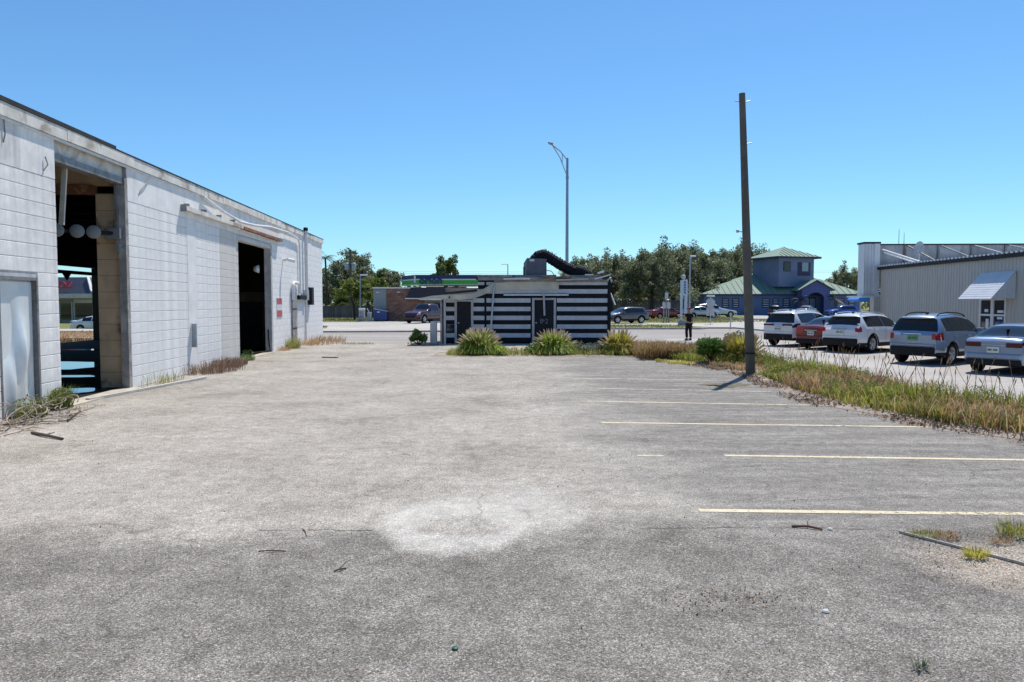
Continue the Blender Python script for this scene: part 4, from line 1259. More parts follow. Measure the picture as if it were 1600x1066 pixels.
# ================================================================== BLUE HOUSE WITH GREEN ROOF
m_bwall = M('blue_stucco', (0.095, 0.15, 0.27), 0.85, var=0.12, scale=0.6)
m_bwall2 = M('slate_blue_siding', (0.15, 0.19, 0.29), 0.8, var=0.12, scale=0.6)
m_groof = M('green_metal_roof', (0.18, 0.265, 0.21), 0.75, metal=0.1, var=0.1, scale=0.4, bmp=0.05)
m_trimb = M('dark_blue_trim', (0.03, 0.035, 0.09), 0.7)
HY = 112.0
ho = thing('blue_house', 'blue stucco house with green hipped metal roof and lookout tower', 'house', (0, HY, 0.09))
hX = lambda px: WX(px, HY)
hZ = lambda py: WZ(py, HY) - 0.09
x0, x1, ze, zr = hX(1100), hX(1345), hZ(460), hZ(422)
part('wall', m_bwall, ho, (x0, x1, 0, 14, 0, ze))
def hip(parent, x0, x1, y0, y1, ze, zr, rx0, rx1, ov, mat, ribs=0.9):
    """hip roof: four sheets with standing seams as ribs"""
    yr = (y0 + y1) / 2
    A, B, C, D = (x0 - ov, y0 - ov, ze), (x1 + ov, y0 - ov, ze), (x1 + ov, y1 + ov, ze), (x0 - ov, y1 + ov, ze)
    E, G = (rx0, yr, zr), (rx1, yr, zr)
    r = MB()
    if abs(rx1 - rx0) > 0.01:
        r.add([A, B, C, D, E, G], [(0, 1, 5, 4), (1, 2, 5), (2, 3, 4, 5), (3, 0, 4)])
    else:
        r.add([A, B, C, D, E], [(0, 1, 4), (1, 2, 4), (2, 3, 4), (3, 0, 4)])
    rf = r.build('roof', mat, parent)
    s = MB()
    x = A[0] + ribs
    up_ = Vector((0, 0, 0.05))
    while x < B[0] - 0.2:
        if x < E[0]: t = (x - A[0]) / (E[0] - A[0])
        elif x > G[0]: t = (B[0] - x) / (B[0] - G[0])
        else: t = 1.0
        p, q = Vector((x, A[1], ze)) + up_, Vector((x, A[1] + (yr - A[1]) * t, ze + (zr - ze) * t)) + up_
        MB().bar(p, q, 0.05, 0.06).build('seam', mat, rf)
        x += ribs
    f = MB(); f.box(A[0], B[0], A[1] - 0.03, A[1] + 0.1, ze - 0.28, ze - 0.01); f.box(A[0] - 0.03, A[0] + 0.1, A[1] + 0.1, D[1], ze - 0.28, ze - 0.01); f.box(B[0] - 0.1, B[0] + 0.03, A[1] + 0.1, D[1], ze - 0.28, ze - 0.01)
    f.build('eave', m_trimb, parent)
    part('soffit', m_trimb, parent, (A[0] + 0.1, B[0] - 0.1, A[1] + 0.1, D[1] - 0.1, ze - 0.2, ze - 0.15))
hip(ho, x0, x1, 0, 14, ze + 0.05, zr, hX(1208) , hX(1262) + 0.5, 0.5, m_groof)
# tower, turned so two faces show
TY = 4.2
tw = thing_t = bpy.data.objects.new('tower', None); COL.objects.link(tw); tw.parent = ho
tw.location = (WX(1221.5, HY + TY), TY, 0); tw.rotation_euler = (0, 0, R(18))
za, zb = hZ(448), WZ(403.5, HY + TY) - 0.09
ts = 3.2
part('wall', m_bwall2, tw, (-ts, ts, -ts, ts, za, zb))
hip(tw, -ts, ts, -ts, ts, zb, WZ(387.5, HY + TY), 0, 0, 0.75, m_groof, 0.8)
wz0, wz1 = WZ(427, HY + TY), WZ(411, HY + TY)
part('window', m_trimb, tw, (0.2, 2.5, -ts - 0.06, -ts, wz0 - 0.6, wz1 - 0.2), (-2.4, -1.1, -ts - 0.06, -ts, wz0 + 0.0, wz1 - 0.1))
part('pane', M('bright_pane', (0.25, 0.33, 0.38), 0.15, var=0.1), tw, (0.95, 2.1, -ts - 0.09, -ts - 0.065, wz0 + 0.05, wz1 - 0.2))
part('pane', glassmat('dark_pane'), tw, (-2.3, -1.2, -ts - 0.09, -ts - 0.065, wz0 + 0.1, wz1 - 0.2))
# windows with white blinds
for px_, w_ in ((1133, 1.0), (1149, 1.0), (1196, 1.2), (1211, 0.9), (1228, 1.1), (1312, 1.2), (1330, 1.0)):
    w = part('window', m_trimb, ho, (hX(px_) - w_ / 2, hX(px_) + w_ / 2, -0.05, 0.0, 1.15, 2.55))
    for k in range(4):
        part('blind', m_whitepaint, w, (hX(px_) - w_ / 2 + 0.15, hX(px_) + w_ / 2 - 0.15, -0.07, -0.051, 1.3 + k * 0.33, 1.3 + k * 0.33 + 0.07))
# porch gable
gy = -2.4
gx0, gx1, gpk, gev = WX(1252, HY + gy), WX(1296, HY + gy), WZ(439, HY + gy) - 0.09, WZ(452, HY + gy) - 0.09
gxm = (gx0 + gx1) / 2
pg_ = MB()
arch = [(gxm + 1.25 * math.cos(a), gy, 2.5 + 0.9 * math.sin(a)) for a in np.linspace(math.pi, 0, 11)]
pg_.prism([(gx0, gy, 0), (gx0, gy, gev), (gxm, gy, gpk - 0.1), (gx1, gy, gev), (gx1, gy, 0), (gxm + 1.25, gy, 0)] + arch[::-1] + [(gxm - 1.25, gy, 0)], (0, 0.3, 0))
pg_.build('porch', M('violet_blue_stucco', (0.085, 0.105, 0.26), 0.85, var=0.12), ho)
part('porch_wall', MATS['violet_blue_stucco'], ho, (gx0, gx0 + 0.3, gy + 0.3, 0, 0, gev), (gx1 - 0.3, gx1, gy + 0.3, 0, 0, gev))
for s_, xe in ((-1, gx0 - 0.55), (1, gx1 + 0.55)):
    r = MB(); zl = gev - 0.25
    r.prism([(gxm, gy - 0.4, gpk), (xe, gy - 0.4, zl), (xe, gy - 0.4, zl + 0.16), (gxm, gy - 0.4, gpk + 0.16)], (0, 5.0, 0)); r.build('porch_roof', m_groof, ho)
    r = MB(); r.prism([(gxm, gy - 0.44, gpk + 0.0), (xe, gy - 0.44, zl), (xe, gy - 0.44, zl + 0.15), (gxm, gy - 0.44, gpk + 0.15)], (0, 0.035, 0)); r.build('porch_barge', m_trimb, ho)
dh = part('door', m_trimb, ho, (gxm - 1.0, gxm + 1.0, -0.06, 0.0, 0, 2.7))
for a in (-0.85, 0.1):
    part('pane', M('door_pane_pale', (0.2, 0.24, 0.33), 0.2), dh, (gxm + a, gxm + a + 0.75, -0.08, -0.061, 0.5, 2.5))

# ================================================================== SHOP SEEN THROUGH THE WAREHOUSE
QY = 95.0
sp = thing('grey_roof_shop', 'low shop with grey mansard roof seen through the first warehouse doorway', 'shop', (0, QY, -0.55))
qX = lambda px: WX(px, QY)
qZ = lambda py: WZ(py, QY) + 0.55
part('wall', M('shop_taupe', (0.24, 0.225, 0.20), 0.85, var=0.15), sp, (qX(30), qX(158), 0.0, 10, 0, qZ(466)))
mn = MB(); mn.prism([(qX(20), -1.6, qZ(459)), (qX(30), -0.1, qZ(433.5)), (qX(140), -0.1, qZ(433.5)), (qX(157), -1.6, qZ(459))], (0, 1.2, 0)); mn.build('mansard', M('slate_grey_roof', (0.065, 0.075, 0.115), 0.7, var=0.15), sp)
m_pt = M('shop_pale_trim', (0.5, 0.47, 0.45), 0.8)
part('eave_band', m_pt, sp, (qX(20), qX(161), -1.8, -0.1, qZ(466), qZ(459.2)))
hr = MB()
hp_ = [(140, 433, -0.1), (144, 439, -0.45), (149, 447, -0.9), (153, 454, -1.3), (160, 459, -1.65)]
for (pa, ya, da), (pb_, yb, db_) in zip(hp_[:-1], hp_[1:]):
    hr.bar((qX(pa), da, qZ(ya)), (qX(pb_), db_, qZ(yb)), 0.3, 0.25)
hr.build('hip_trim', m_whitepaint, sp)
part('window', glassmat('shop_front_glass'), sp, (qX(119), qX(144), -0.06, 0.0, qZ(496), qZ(474)), (qX(96), qX(112), -0.06, 0, qZ(499), qZ(474)))
part('window_head', m_pt, sp, (qX(117), qX(146), -0.08, 0, qZ(473.5), qZ(468)))
part('door_frame', m_pt, sp, (qX(112.5), qX(114), -0.08, 0, 0.3, qZ(472)), (qX(116), qX(117.5), -0.08, 0, 0.3, qZ(472)))
part('notice', m_whitepaint, sp, (qX(147.5), qX(151.5), -0.02, 0, qZ(484), qZ(477)))
part('fascia_lettering_bar', m_trimb, sp, (qX(60), qX(124), -1.35, -1.25, qZ(449.6), qZ(449.2)))
tx = text('ADZ', 1.15, M('letter_red', (0.45, 0.02, 0.05), 0.5), sp, (qX(123.5), -1.32, qZ(446.5)), extrude=0.06, bold=0.03, align='RIGHT')
part('rail', m_galv, sp, (qX(60), qX(160), -9.0, -8.9, 1.15, 1.28), (qX(60), qX(160), -9.0, -8.9, 0.55, 0.62))

# ================================================================== VEHICLES
def paint(name, col, metal=0.25, rough=0.28):
    if name in MATS: return MATS[name]
    m, nt, b = nodes_of(name)
    c = ramp(nt, noise(nt, coords(nt), 3, 3, 0.5), [(0.3, tuple(x * 0.93 for x in col)), (0.7, col)])
    nt.links.new(c, b.inputs['Base Color'])
    b.inputs['Metallic'].default_value = metal
    b.inputs['Roughness'].default_value = rough
    b.inputs['Coat Weight'].default_value = 0.7
    b.inputs['Coat Roughness'].default_value = 0.06
    MATS[name] = m
    return m
m_glass = glassmat('car_glass', (0.010, 0.012, 0.015), 0.03)
m_tyre = M('tyre_rubber', (0.014, 0.014, 0.014), 0.85, var=0.2)
m_rim = M('alloy_rim', (0.50, 0.51, 0.52), 0.3, metal=0.8, var=0.1, bmp=0)
m_rimd = M('dark_alloy', (0.10, 0.10, 0.105), 0.35, metal=0.6, var=0.1, bmp=0)
m_plast = M('black_plastic', (0.018, 0.018, 0.02), 0.6, var=0.15)
m_under = M('underbody', (0.008, 0.008, 0.008), 0.9)
m_tail = M('tail_red', (0.33, 0.008, 0.012), 0.15, var=0.1, bmp=0, coat=0.5)
m_taild = M('tail_smoked', (0.07, 0.006, 0.010), 0.12, var=0.1, bmp=0, coat=0.5)
m_head = M('headlight_glass', (0.55, 0.57, 0.6), 0.12, var=0.1, bmp=0)
m_chrome = M('chrome', (0.7, 0.7, 0.72), 0.15, metal=0.95, var=0.05, bmp=0)
m_plate = M('plate_white', (0.62, 0.64, 0.60), 0.5, var=0.08, bmp=0)
m_plateg = M('plate_green', (0.10, 0.28, 0.12), 0.5, var=0.1, bmp=0)
m_plateink = M('plate_ink', (0.05, 0.10, 0.09), 0.6)

def smooth_interp(xs_, ys_, x):
    """monotone-ish cubic through the profile points"""
    xs_, ys_ = list(xs_), list(ys_)
    if x <= xs_[0]: return ys_[0]
    if x >= xs_[-1]: return ys_[-1]
    for i in range(len(xs_) - 1):
        if x <= xs_[i + 1]:
            break
    h = xs_[i + 1] - xs_[i]
    d = (ys_[i + 1] - ys_[i]) / h
    def slope(j):
        if j <= 0 or j >= len(xs_) - 1: return d
        a = (ys_[j] - ys_[j - 1]) / (xs_[j] - xs_[j - 1]); b = (ys_[j + 1] - ys_[j]) / (xs_[j + 1] - xs_[j])
        return 0 if a * b <= 0 else 2 * a * b / (a + b)
    m0, m1 = slope(i), slope(i + 1)
    t = (x - xs_[i]) / h
    return (2 * t**3 - 3 * t**2 + 1) * ys_[i] + (t**3 - 2 * t**2 + t) * h * m0 + (-2 * t**3 + 3 * t**2) * ys_[i + 1] + (t**3 - t**2) * h * m1

class CarShape:
    """half-sections along the length; x runs from the tail (0) to the nose (L)"""
    def __init__(s, L, W, top, belt, roof_w, wr, xr, xf, sill=0.24, wheel_r=0.34, arch=0.40):
        s.L, s.W, s.top, s.beltp, s.roof_w, s.xr, s.xf, s.sill, s.wr, s.arch = L, W / 2, top, belt, roof_w / 2, xr, xf, sill, wheel_r, arch
        s.H = max(z for _, z in top)
    def zt(s, x): return smooth_interp([p[0] for p in s.top], [p[1] for p in s.top], x)
    def zb(s, x): return smooth_interp([p[0] for p in s.beltp], [p[1] for p in s.beltp], x)
    def width(s, x):
        w = s.W
        if x < 0.45: w *= 1 - 0.17 * (1 - x / 0.45) ** 2
        if x > s.L - 0.8: w *= 1 - 0.26 * ((x - s.L + 0.8) / 0.8) ** 2
        return w
    def low(s, x):
        z = s.sill + 0.10 * max(0, 1 - x / 0.5) + 0.02 * max(0, (x - s.L + 0.5) / 0.5)
        for xc in (s.xr, s.xf):
            d = abs(x - xc)
            if d < s.arch:
                z = max(z, s.wr + math.sqrt(s.arch ** 2 - d ** 2) * 0.98)
        return z
    def row(s, x):
        W, zt, lo = s.width(x), s.zt(x), s.low(x)
        zb = min(s.zb(x), zt - 0.035)
        c = max(0.0, min(1.0, (zt - zb) / (s.H - s.zb(s.L * 0.45))))
        wg = (W * 0.95) * (1 - c) + s.roof_w * c
        z1 = max(lo + 0.02, min(zb - 0.12, 0.42)); z2 = max(z1 + 0.02, min(zb - 0.08, 0.66)); z3 = max(z2 + 0.02, min(zb - 0.04, 0.84))
        zb = max(zb, z3 + 0.012)
        zt = max(zt, zb + 0.02)
        zg = zb + (zt - zb) * (0.80 if c > 0.3 else 0.6)
        zh = zb + (zt - zb) * (0.95 if c > 0.3 else 0.85)
        return [(W * 0.93, lo), (W * 0.985, z1), (W, z2), (W * 0.992, z3), (W * 0.955, zb), (wg + 0.02 * c, zg), (wg - 0.055, zh), (wg * 0.6, zt - 0.004), (0.0, zt + 0.008)]
    def P(s, x, v, side=1, off=0.0):
        """surface point: v runs 0..8 up the half-section"""
        r = s.row(x)
        i = min(7, int(v)); t = v - i
        y, z = r[i][0] + (r[i + 1][0] - r[i][0]) * t, r[i][1] + (r[i + 1][1] - r[i][1]) * t
        if off:
            e = 0.02
            r2 = s.row(min(s.L, x + e)); r1 = s.row(max(0, x - e))
            def at(q): return q[i][0] + (q[i + 1][0] - q[i][0]) * t, q[i][1] + (q[i + 1][1] - q[i][1]) * t
            a, b = at(r2), at(r1)
            tx = Vector((min(s.L, x + e) - max(0, x - e), a[0] - b[0], a[1] - b[1]))
            tv = Vector((0, r[i + 1][0] - r[i][0], r[i + 1][1] - r[i][1]))
            n = tx.cross(tv)
            if n.length > 1e-9:
                n.normalize()
                if n.y * (1 if v < 6 else 0) + n.z * 0.7 < 0: n = -n
                return Vector((x + n.x * off, (y + n.y * off) * side, z + n.z * off))
        return Vector((x, y * side, z))
    def body(s):
        xs_ = set(np.linspace(0, s.L, 46).tolist()) | {0.03, 0.08, 0.14, s.L - 0.05, s.L - 0.12}
        for xc in (s.xr, s.xf):
            for a in np.linspace(0, math.pi, 15):
                xs_.add(xc + s.arch * math.cos(a))
            xs_.add(xc - s.arch - 0.004); xs_.add(xc + s.arch + 0.004)
        xs_ = sorted(x for x in xs_ if 0 <= x <= s.L)
        m = MB()
        vs_, n = [], 17
        for x in xs_:
            r = s.row(x)
            vs_ += [(x, y, z) for y, z in r] + [(x, -y, z) for y, z in r[-2::-1]]
        fs_ = []
        for i in range(len(xs_) - 1):
            for j in range(n - 1):
                fs_.append((i * n + j, i * n + j + 1, (i + 1) * n + j + 1, (i + 1) * n + j))
        m.add(vs_, fs_, True)
        a = len(xs_) - 1
        m.add([vs_[j] for j in range(n)], [tuple(range(n))])
        m.add([vs_[a * n + j] for j in range(n)], [tuple(range(n))[::-1]])
        return m
    def patch(s, x0, x1, v0, v1, nx=6, nv=3, side=1, off=0.006, taper=None):
        m = MB()
        vs_ = []
        for i in range(nx + 1):
            for j in range(nv + 1):
                t, u = i / nx, j / nv
                v = v0 + (v1 - v0) * u
                x = x0 + (x1 - x0) * t
                if taper: x += taper(t, u)
                vs_.append(s.P(x, v, side, off))
        m.add(vs_, [(i * (nv + 1) + j, i * (nv + 1) + j + 1, (i + 1) * (nv + 1) + j + 1, (i + 1) * (nv + 1) + j) for i in range(nx) for j in range(nv)], True)
        return m
    def across(s, x0, x1, v0, nx=6, off=0.006):
        """glass across the car, from v0 on one side over the centre to v0 on the other"""
        m = MB()
        vs_, vl = [], [(v0 + (8 - v0) * k / 4, 1) for k in range(5)] + [(v0 + (8 - v0) * k / 4, -1) for k in (3, 2, 1, 0)]
        for i in range(nx + 1):
            x = x0 + (x1 - x0) * i / nx
            for v, sd in vl:
                vs_.append(s.P(x, min(v, 7.999), sd, off))
        k = len(vl)
        m.add(vs_, [(i * k + j, i * k + j + 1, (i + 1) * k + j + 1, (i + 1) * k + j) for i in range(nx) for j in range(k - 1)], True)
        return m

WHEELS = {}
def wheel_meshes(r, rim):
    key = (r, rim)
    if key in WHEELS: return WHEELS[key]
    t = MB().lathe([(r * 0.66, -0.10), (r * 0.93, -0.11), (r, -0.075), (r, 0.075), (r * 0.93, 0.11), (r * 0.66, 0.10), (r * 0.62, 0.05), (r * 0.62, -0.05), (r * 0.66, -0.10)], 26, 'Y').mesh('tyre')
    t.materials.append(m_tyre)
    w = MB().lathe([(r * 0.67, 0.085), (r * 0.64, 0.098), (r * 0.60, 0.09), (r * 0.58, 0.03), (r * 0.1, 0.02)], 26, 'Y')
    for k in range(5):
        a = 2 * math.pi * k / 5
        c, s_ = math.cos(a), math.sin(a)
        p = [(-0.03, r * 0.08), (0.03, r * 0.08), (0.048, r * 0.61), (-0.048, r * 0.61)]
        w.prism([(x * c - y * s_, 0.06, x * s_ + y * c) for x, y in p], (0, 0.03, 0))
    w.lathe([(0.0, 0.10), (r * 0.15, 0.10), (r * 0.17, 0.05)], 12, 'Y')
    w = w.mesh('rim'); w.materials.append(m_rim if rim else m_rimd)
    WHEELS[key] = (t, w)
    return t, w

def make_car(name, label, cat, shape, paint_m, loc, heading, kind='suv', rim=True, tail='red', plate=m_plate, rails=False, group=None, bumper=True, simple=False, z=0.004, front_view=False):
    """heading: azimuth of the nose, measured from straight ahead towards the right"""
    S = shape
    c = thing(name, label, cat, (loc[0], loc[1], z), R(90) - heading, group)
    ctr = bpy.data.objects
    b = S.body().build('body', paint_m, c)
    # floor pan and arch liners, dark
    u = MB(); u.box(0.12, S.L - 0.15, -S.W * 0.80, S.W * 0.80, S.sill + 0.03, 0.62)
    u.build('underbody', m_under, c)
    for xc in (S.xr, S.xf):
        for sd in (1, -1):
            t, w = wheel_meshes(S.wr, rim)
            ty = link_mesh('wheel', t, None, c)
            ty.location = (xc, sd * (S.W - 0.125), S.wr)
            if sd < 0: ty.rotation_euler = (0, 0, math.pi)
            link_mesh('rim', w, None, ty)
            ar = MB()
            pts = []
            for a in np.linspace(-0.12, math.pi + 0.12, 15):
                pts.append((xc + (S.arch + 0.012) * math.cos(a), sd * (S.width(xc) * 0.985 - 0.005), S.wr + (S.arch + 0.01) * math.sin(a)))
            ar.tube(pts, 0.022, 6)
            if kind in ('suv',): ar.build('arch_trim', m_plast if not simple else paint_m, c)
    X = S.info
    S.across(*X['rear_glass'][:2], X['rear_glass'][2]).build('rear_window', m_glass, c)
    S.across(*X['windscreen'][:2], X['windscreen'][2]).build('windscreen', m_glass, c)
    for sd in (1, -1):
        for (xa, xb) in X['side_glass']:
            S.patch(xa, xb, 4.12, 5.0, 7, 3, sd, 0.006).build('side_window', m_glass, c)
        # door seams and handles
        for xd in X['seams']:
            S.patch(xd, xd + 0.012, 1.2, 4.0, 1, 6, sd, 0.003).build('door_seam', m_plast, c)
        for xd in X['handles']:
            p = S.P(xd, 3.55, sd, 0.02)
            MB().bevbox(p.x - 0.1, p.x + 0.1, p.y - 0.02, p.y + 0.02, p.z - 0.02, p.z + 0.02, 0.008).build('handle', paint_m, c)
        p = S.P(X['mirror'], 4.2, sd, 0.0)
        MB().bevbox(p.x - 0.06, p.x + 0.10, min(p.y, p.y + sd * 0.2), max(p.y, p.y + sd * 0.2), p.z - 0.02, p.z + 0.13, 0.025).build('mirror', paint_m, c)
        # side sill cladding
        S.patch(0.02 if kind == 'suv' else S.xr + S.arch + 0.05, S.xr - S.arch - 0.03 if kind == 'suv' else S.xf - S.arch - 0.05, 0.0, 1.05, 8, 2, sd, 0.006).build('cladding', m_plast, c)
        if kind == 'suv':
            S.patch(S.xr + S.arch + 0.03, S.xf - S.arch - 0.03, 0.0, 1.05, 8, 2, sd, 0.006).build('cladding', m_plast, c)
        # tail and head lamps
        tm = m_tail if tail == 'red' else m_taild
        ta = X['tail']
        S.patch(0.0, ta[0], ta[1], ta[2], 5, 3, sd, 0.008).build('tail_lamp', tm, c)
        W0 = S.width(0)
        z0, z1 = ta[3], ta[4]
        y1, y0 = sd * W0 * 0.985, sd * (W0 - ta[5])
        MB().bevbox(-0.022, 0.02, min(y0, y1), max(y0, y1), z0, z1, 0.008).build('tail_lamp', tm, c)
        hl = X['head']
        S.patch(S.L - hl[0], S.L - 0.03, hl[1], hl[2], 5, 3, sd, 0.008).build('headlamp', m_head, c)
        S.patch(S.L - 0.35, S.L - 0.02, 0.9, 1.6, 4, 2, sd, 0.006).build('fog_trim', m_plast, c)
    W0 = S.width(0)
    if bumper:
        bb = MB(); bb.bevbox(-0.05, 0.12, -W0 * 0.97, W0 * 0.97, S.low(0) - 0.06, S.low(0) + (0.24 if kind == 'suv' else 0.12), 0.03); bb.build('rear_bumper', m_plast, c)
        MB().bevbox(-0.045, 0.10, -W0 * 0.98, W0 * 0.98, S.low(0) + (0.245 if kind == 'suv' else 0.125), S.low(0) + (0.36 if kind == 'suv' else 0.30), 0.035).build('bumper_step', paint_m, c)
    zp = X['plate_z']
    pl = MB(); pl.bevbox(-0.035, -0.002, -0.16, 0.16, zp - 0.085, zp + 0.085, 0.006); pl = pl.build('plate', plate, c)
    pc_ = part('plate_characters', m_plateink, pl, *[(-0.040, -0.036, y, y + 0.028, zp - 0.03, zp + 0.03) for y in (-0.12, -0.08, -0.04, 0.03, 0.07, 0.105)]); pc_['kind'] = 'stuff'
    MB().bevbox(-0.03, 0.0, -0.30, 0.30, zp + 0.115, zp + 0.15, 0.008).build('garnish', m_chrome if not simple else m_plast, c)
    # nose
    MB().bevbox(S.L - 0.05, S.L + 0.02, -S.width(S.L) * 0.8, S.width(S.L) * 0.8, 0.52, 0.72, 0.02).build('grille', m_plast, c)
    MB().bevbox(S.L - 0.12, S.L + 0.01, -S.width(S.L) * 0.95, S.width(S.L) * 0.95, 0.26, 0.40, 0.03).build('front_bumper', m_plast, c)
    if rails:
        for sd in (1, -1):
            ra = MB()
            pts = [S.P(x, 6.2, sd, 0.0) + Vector((0, 0, h)) for x, h in ((0.55, 0.01), (0.72, 0.065), (1.3, 0.075), (2.1, 0.07), (2.45, 0.06), (2.6, 0.01))]
            ra.tube(pts, 0.022, 7)
            ra.build('roof_rail', m_plast if rails == 'dark' else m_chrome, c)
    if kind in ('suv',):
        MB().bar((S.info['rear_glass'][1] - 0.12, -0.55, S.zt(S.info['rear_glass'][1]) - 0.0), (S.info['rear_glass'][1] - 0.12, 0.55, S.zt(S.info['rear_glass'][1]) - 0.0), 0.22, 0.035).build('spoiler', paint_m, c)
    MB().bevbox(0.9, 1.06, -0.03, 0.03, S.zt(1.0), S.zt(1.0) + 0.07, 0.02).build('roof_aerial', m_plast, c)
    return c

def suv_shape(L=4.6, W=1.82, H=1.68, rake=0.32, wr=0.35):
    k = H / 1.68
    S = CarShape(L, W, [(0, 0.98 * k), (0.05, 1.03 * k), (0.10, 1.09 * k), (rake, 1.56 * k), (rake + 0.15, 1.62 * k), (1.0, 1.66 * k), (1.7, 1.68 * k), (2.35, 1.62 * k), (3.3, 1.12 * k), (3.6, 1.05 * k), (4.2, 0.93 * k), (L - 0.1, 0.78 * k), (L, 0.62)],
                 [(0, 1.06 * k), (1.5, 1.05 * k), (3.3, 0.99 * k), (L, 0.8)], 1.16, wr, 0.90, L - 0.86, 0.26, wr, wr + 0.065)
    S.info = dict(rear_glass=(0.115, rake - 0.015, 5.35), windscreen=(2.62, 3.22, 5.2), side_glass=((0.55, 0.98), (1.0, 1.88), (1.91, 2.86)), seams=(0.98, 1.9, 2.95), handles=(1.2, 2.1), mirror=2.85,
                  tail=(0.26, 3.0, 4.0, 0.84, 1.02, 0.24), head=(0.45, 3.1, 4.4), plate_z=0.86)
    return S
def sedan_shape(L=4.7, W=1.8, H=1.45, wr=0.33):
    S = CarShape(L, W, [(0, 0.96), (0.04, 1.0), (0.12, 1.06), (0.62, 1.09), (1.25, 1.35), (1.6, 1.425), (2.1, H), (2.6, 1.41), (3.4, 1.02), (3.7, 0.965), (4.3, 0.86), (L - 0.1, 0.72), (L, 0.60)],
                 [(0, 0.96), (1.5, 0.96), (3.4, 0.92), (L, 0.76)], 1.16, wr, 0.98, L - 0.92, 0.22, wr, wr + 0.055)
    S.info = dict(rear_glass=(0.66, 1.34, 5.2), windscreen=(2.66, 3.34, 5.2), side_glass=((1.12, 1.9), (1.97, 2.98)), seams=(1.15, 1.94, 3.05), handles=(1.3, 2.15), mirror=2.95,
                  tail=(0.30, 3.1, 4.0, 0.80, 0.95, 0.34), head=(0.5, 3.1, 4.3), plate_z=0.72)
    return S

HA = R(54)
def rear_left(xl, yl, S, heading=HA):
    """the car's origin (middle of its tail) from its left rear corner"""
    w = S.W
    return (xl + w * math.cos(heading), yl - w * math.sin(heading))
GR = 'cars parked side by side in the neighbouring lot'
s1 = suv_shape(4.65, 1.88, 1.70, 0.36, 0.36)
s1.info.update(tail=(0.42, 3.35, 4.05, 0.99, 1.07, 0.55), plate_z=0.83)
make_car('parked_car', 'white sport utility car with smoked lamps at the road end of the parked row', 'car', s1, paint('pearl_white', (0.70, 0.71, 0.72), 0.05), rear_left(11.98, 35.6, s1), HA, tail='dark', group=GR, rails='chrome')
s2 = sedan_shape(4.5, 1.76, 1.46)
s2.info.update(tail=(0.22, 3.0, 4.0, 0.72, 0.95, 0.40))
make_car('parked_car', 'dark red saloon squeezed between the two white parked cars', 'car', s2, paint('maroon', (0.12, 0.008, 0.014), 0.15), rear_left(12.62, 33.2, s2), HA, kind='sedan', group=GR)
s3 = suv_shape(4.6, 1.88, 1.64, 0.42, 0.37)
s3.info.update(tail=(0.16, 3.2, 5.3, 0.88, 1.04, 0.13), plate_z=0.86, rear_glass=(0.16, 0.40, 5.4))
make_car('parked_car', 'white crossover with tall upright red tail lamps beside the maroon saloon', 'car', s3, paint('white_blue', (0.68, 0.70, 0.73), 0.05), rear_left(13.0, 31.3, s3), HA, group=GR, rails='chrome')
s4 = suv_shape(4.6, 1.80, 1.70, 0.34, 0.36)
s4.info.update(tail=(0.30, 3.0, 4.05, 0.86, 1.06, 0.12), plate_z=0.90)
make_car('parked_car', 'silver blue estate car with dark roof rails and green plate', 'car', s4, paint('silver_blue', (0.30, 0.38, 0.49), 0.55, 0.25), rear_left(12.9, 25.5, s4), HA, plate=m_plateg, rails='dark', group=GR)
s5 = sedan_shape(4.65, 1.8, 1.45)
s5.info.update(tail=(0.24, 3.2, 4.0, 0.80, 0.93, 0.42))
make_car('parked_car', 'silver blue saloon parked nearest the camera, cut by the picture edge', 'car', s5, paint('silver_sky', (0.26, 0.35, 0.50), 0.55, 0.25), rear_left(13.34, 22.0, s5), HA, kind='sedan', tail='dark', group=GR)

# traffic and cars beyond the road
s6 = suv_shape(4.4, 1.85, 1.55, 0.35, 0.35)
make_car('suv_car', 'dark grey car driving past the turf island beyond the shed', 'car', s6, paint('gunmetal', (0.09, 0.095, 0.105), 0.4), (WX(1003, 70) + 0.3, 70.6, ), R(-115), tail='red', z=0.09)
s7 = sedan_shape(4.5, 1.8, 1.5)
make_car('saloon_car', 'red car half hidden behind sign posts under the oaks', 'car', s7, paint('signal_red', (0.22, 0.012, 0.02), 0.2), (WX(1014, 88), 88), R(70), kind='sedan', z=0.1, simple=True)
s8 = suv_shape(5.2, 1.9, 1.75, 0.35, 0.37)
make_car('pickup_car', 'white car parked behind the stop sign', 'car', s8, paint('pearl_white', (0.7, 0.7, 0.7)), (WX(1087, 98), 98), R(95), z=0.11, simple=True)
make_car('saloon_car', 'silver saloon beyond the standing person', 'car', s7, paint('light_silver', (0.5, 0.5, 0.52), 0.4), (WX(1066, 92), 91.5), R(85), kind='sedan', z=0.1, simple=True)
make_car('parked_car', 'dark car outside the blue house wall, left of the porch', 'car', s6, paint('near_black', (0.02, 0.022, 0.03), 0.3), (WX(1202, 104), 102), R(25), z=0.095, simple=True)
make_car('parked_car', 'pale silver car outside the blue house porch', 'car', s7, MATS['light_silver'], (WX(1243, 104), 102), R(40), kind='sedan', z=0.095, simple=True)
make_car('parked_car', 'bright blue car by the right end of the blue house', 'car', s6, paint('bright_blue', (0.03, 0.09, 0.38), 0.3), (WX(1347, 100), 102), R(-100), z=0.095, simple=True)
make_car('saloon_car', 'white saloon seen through the first warehouse doorway', 'car', sedan_shape(4.7, 1.8, 1.5), MATS['pearl_white'], (WX(118, 64), 64), R(93), kind='sedan', z=-0.54, simple=True)
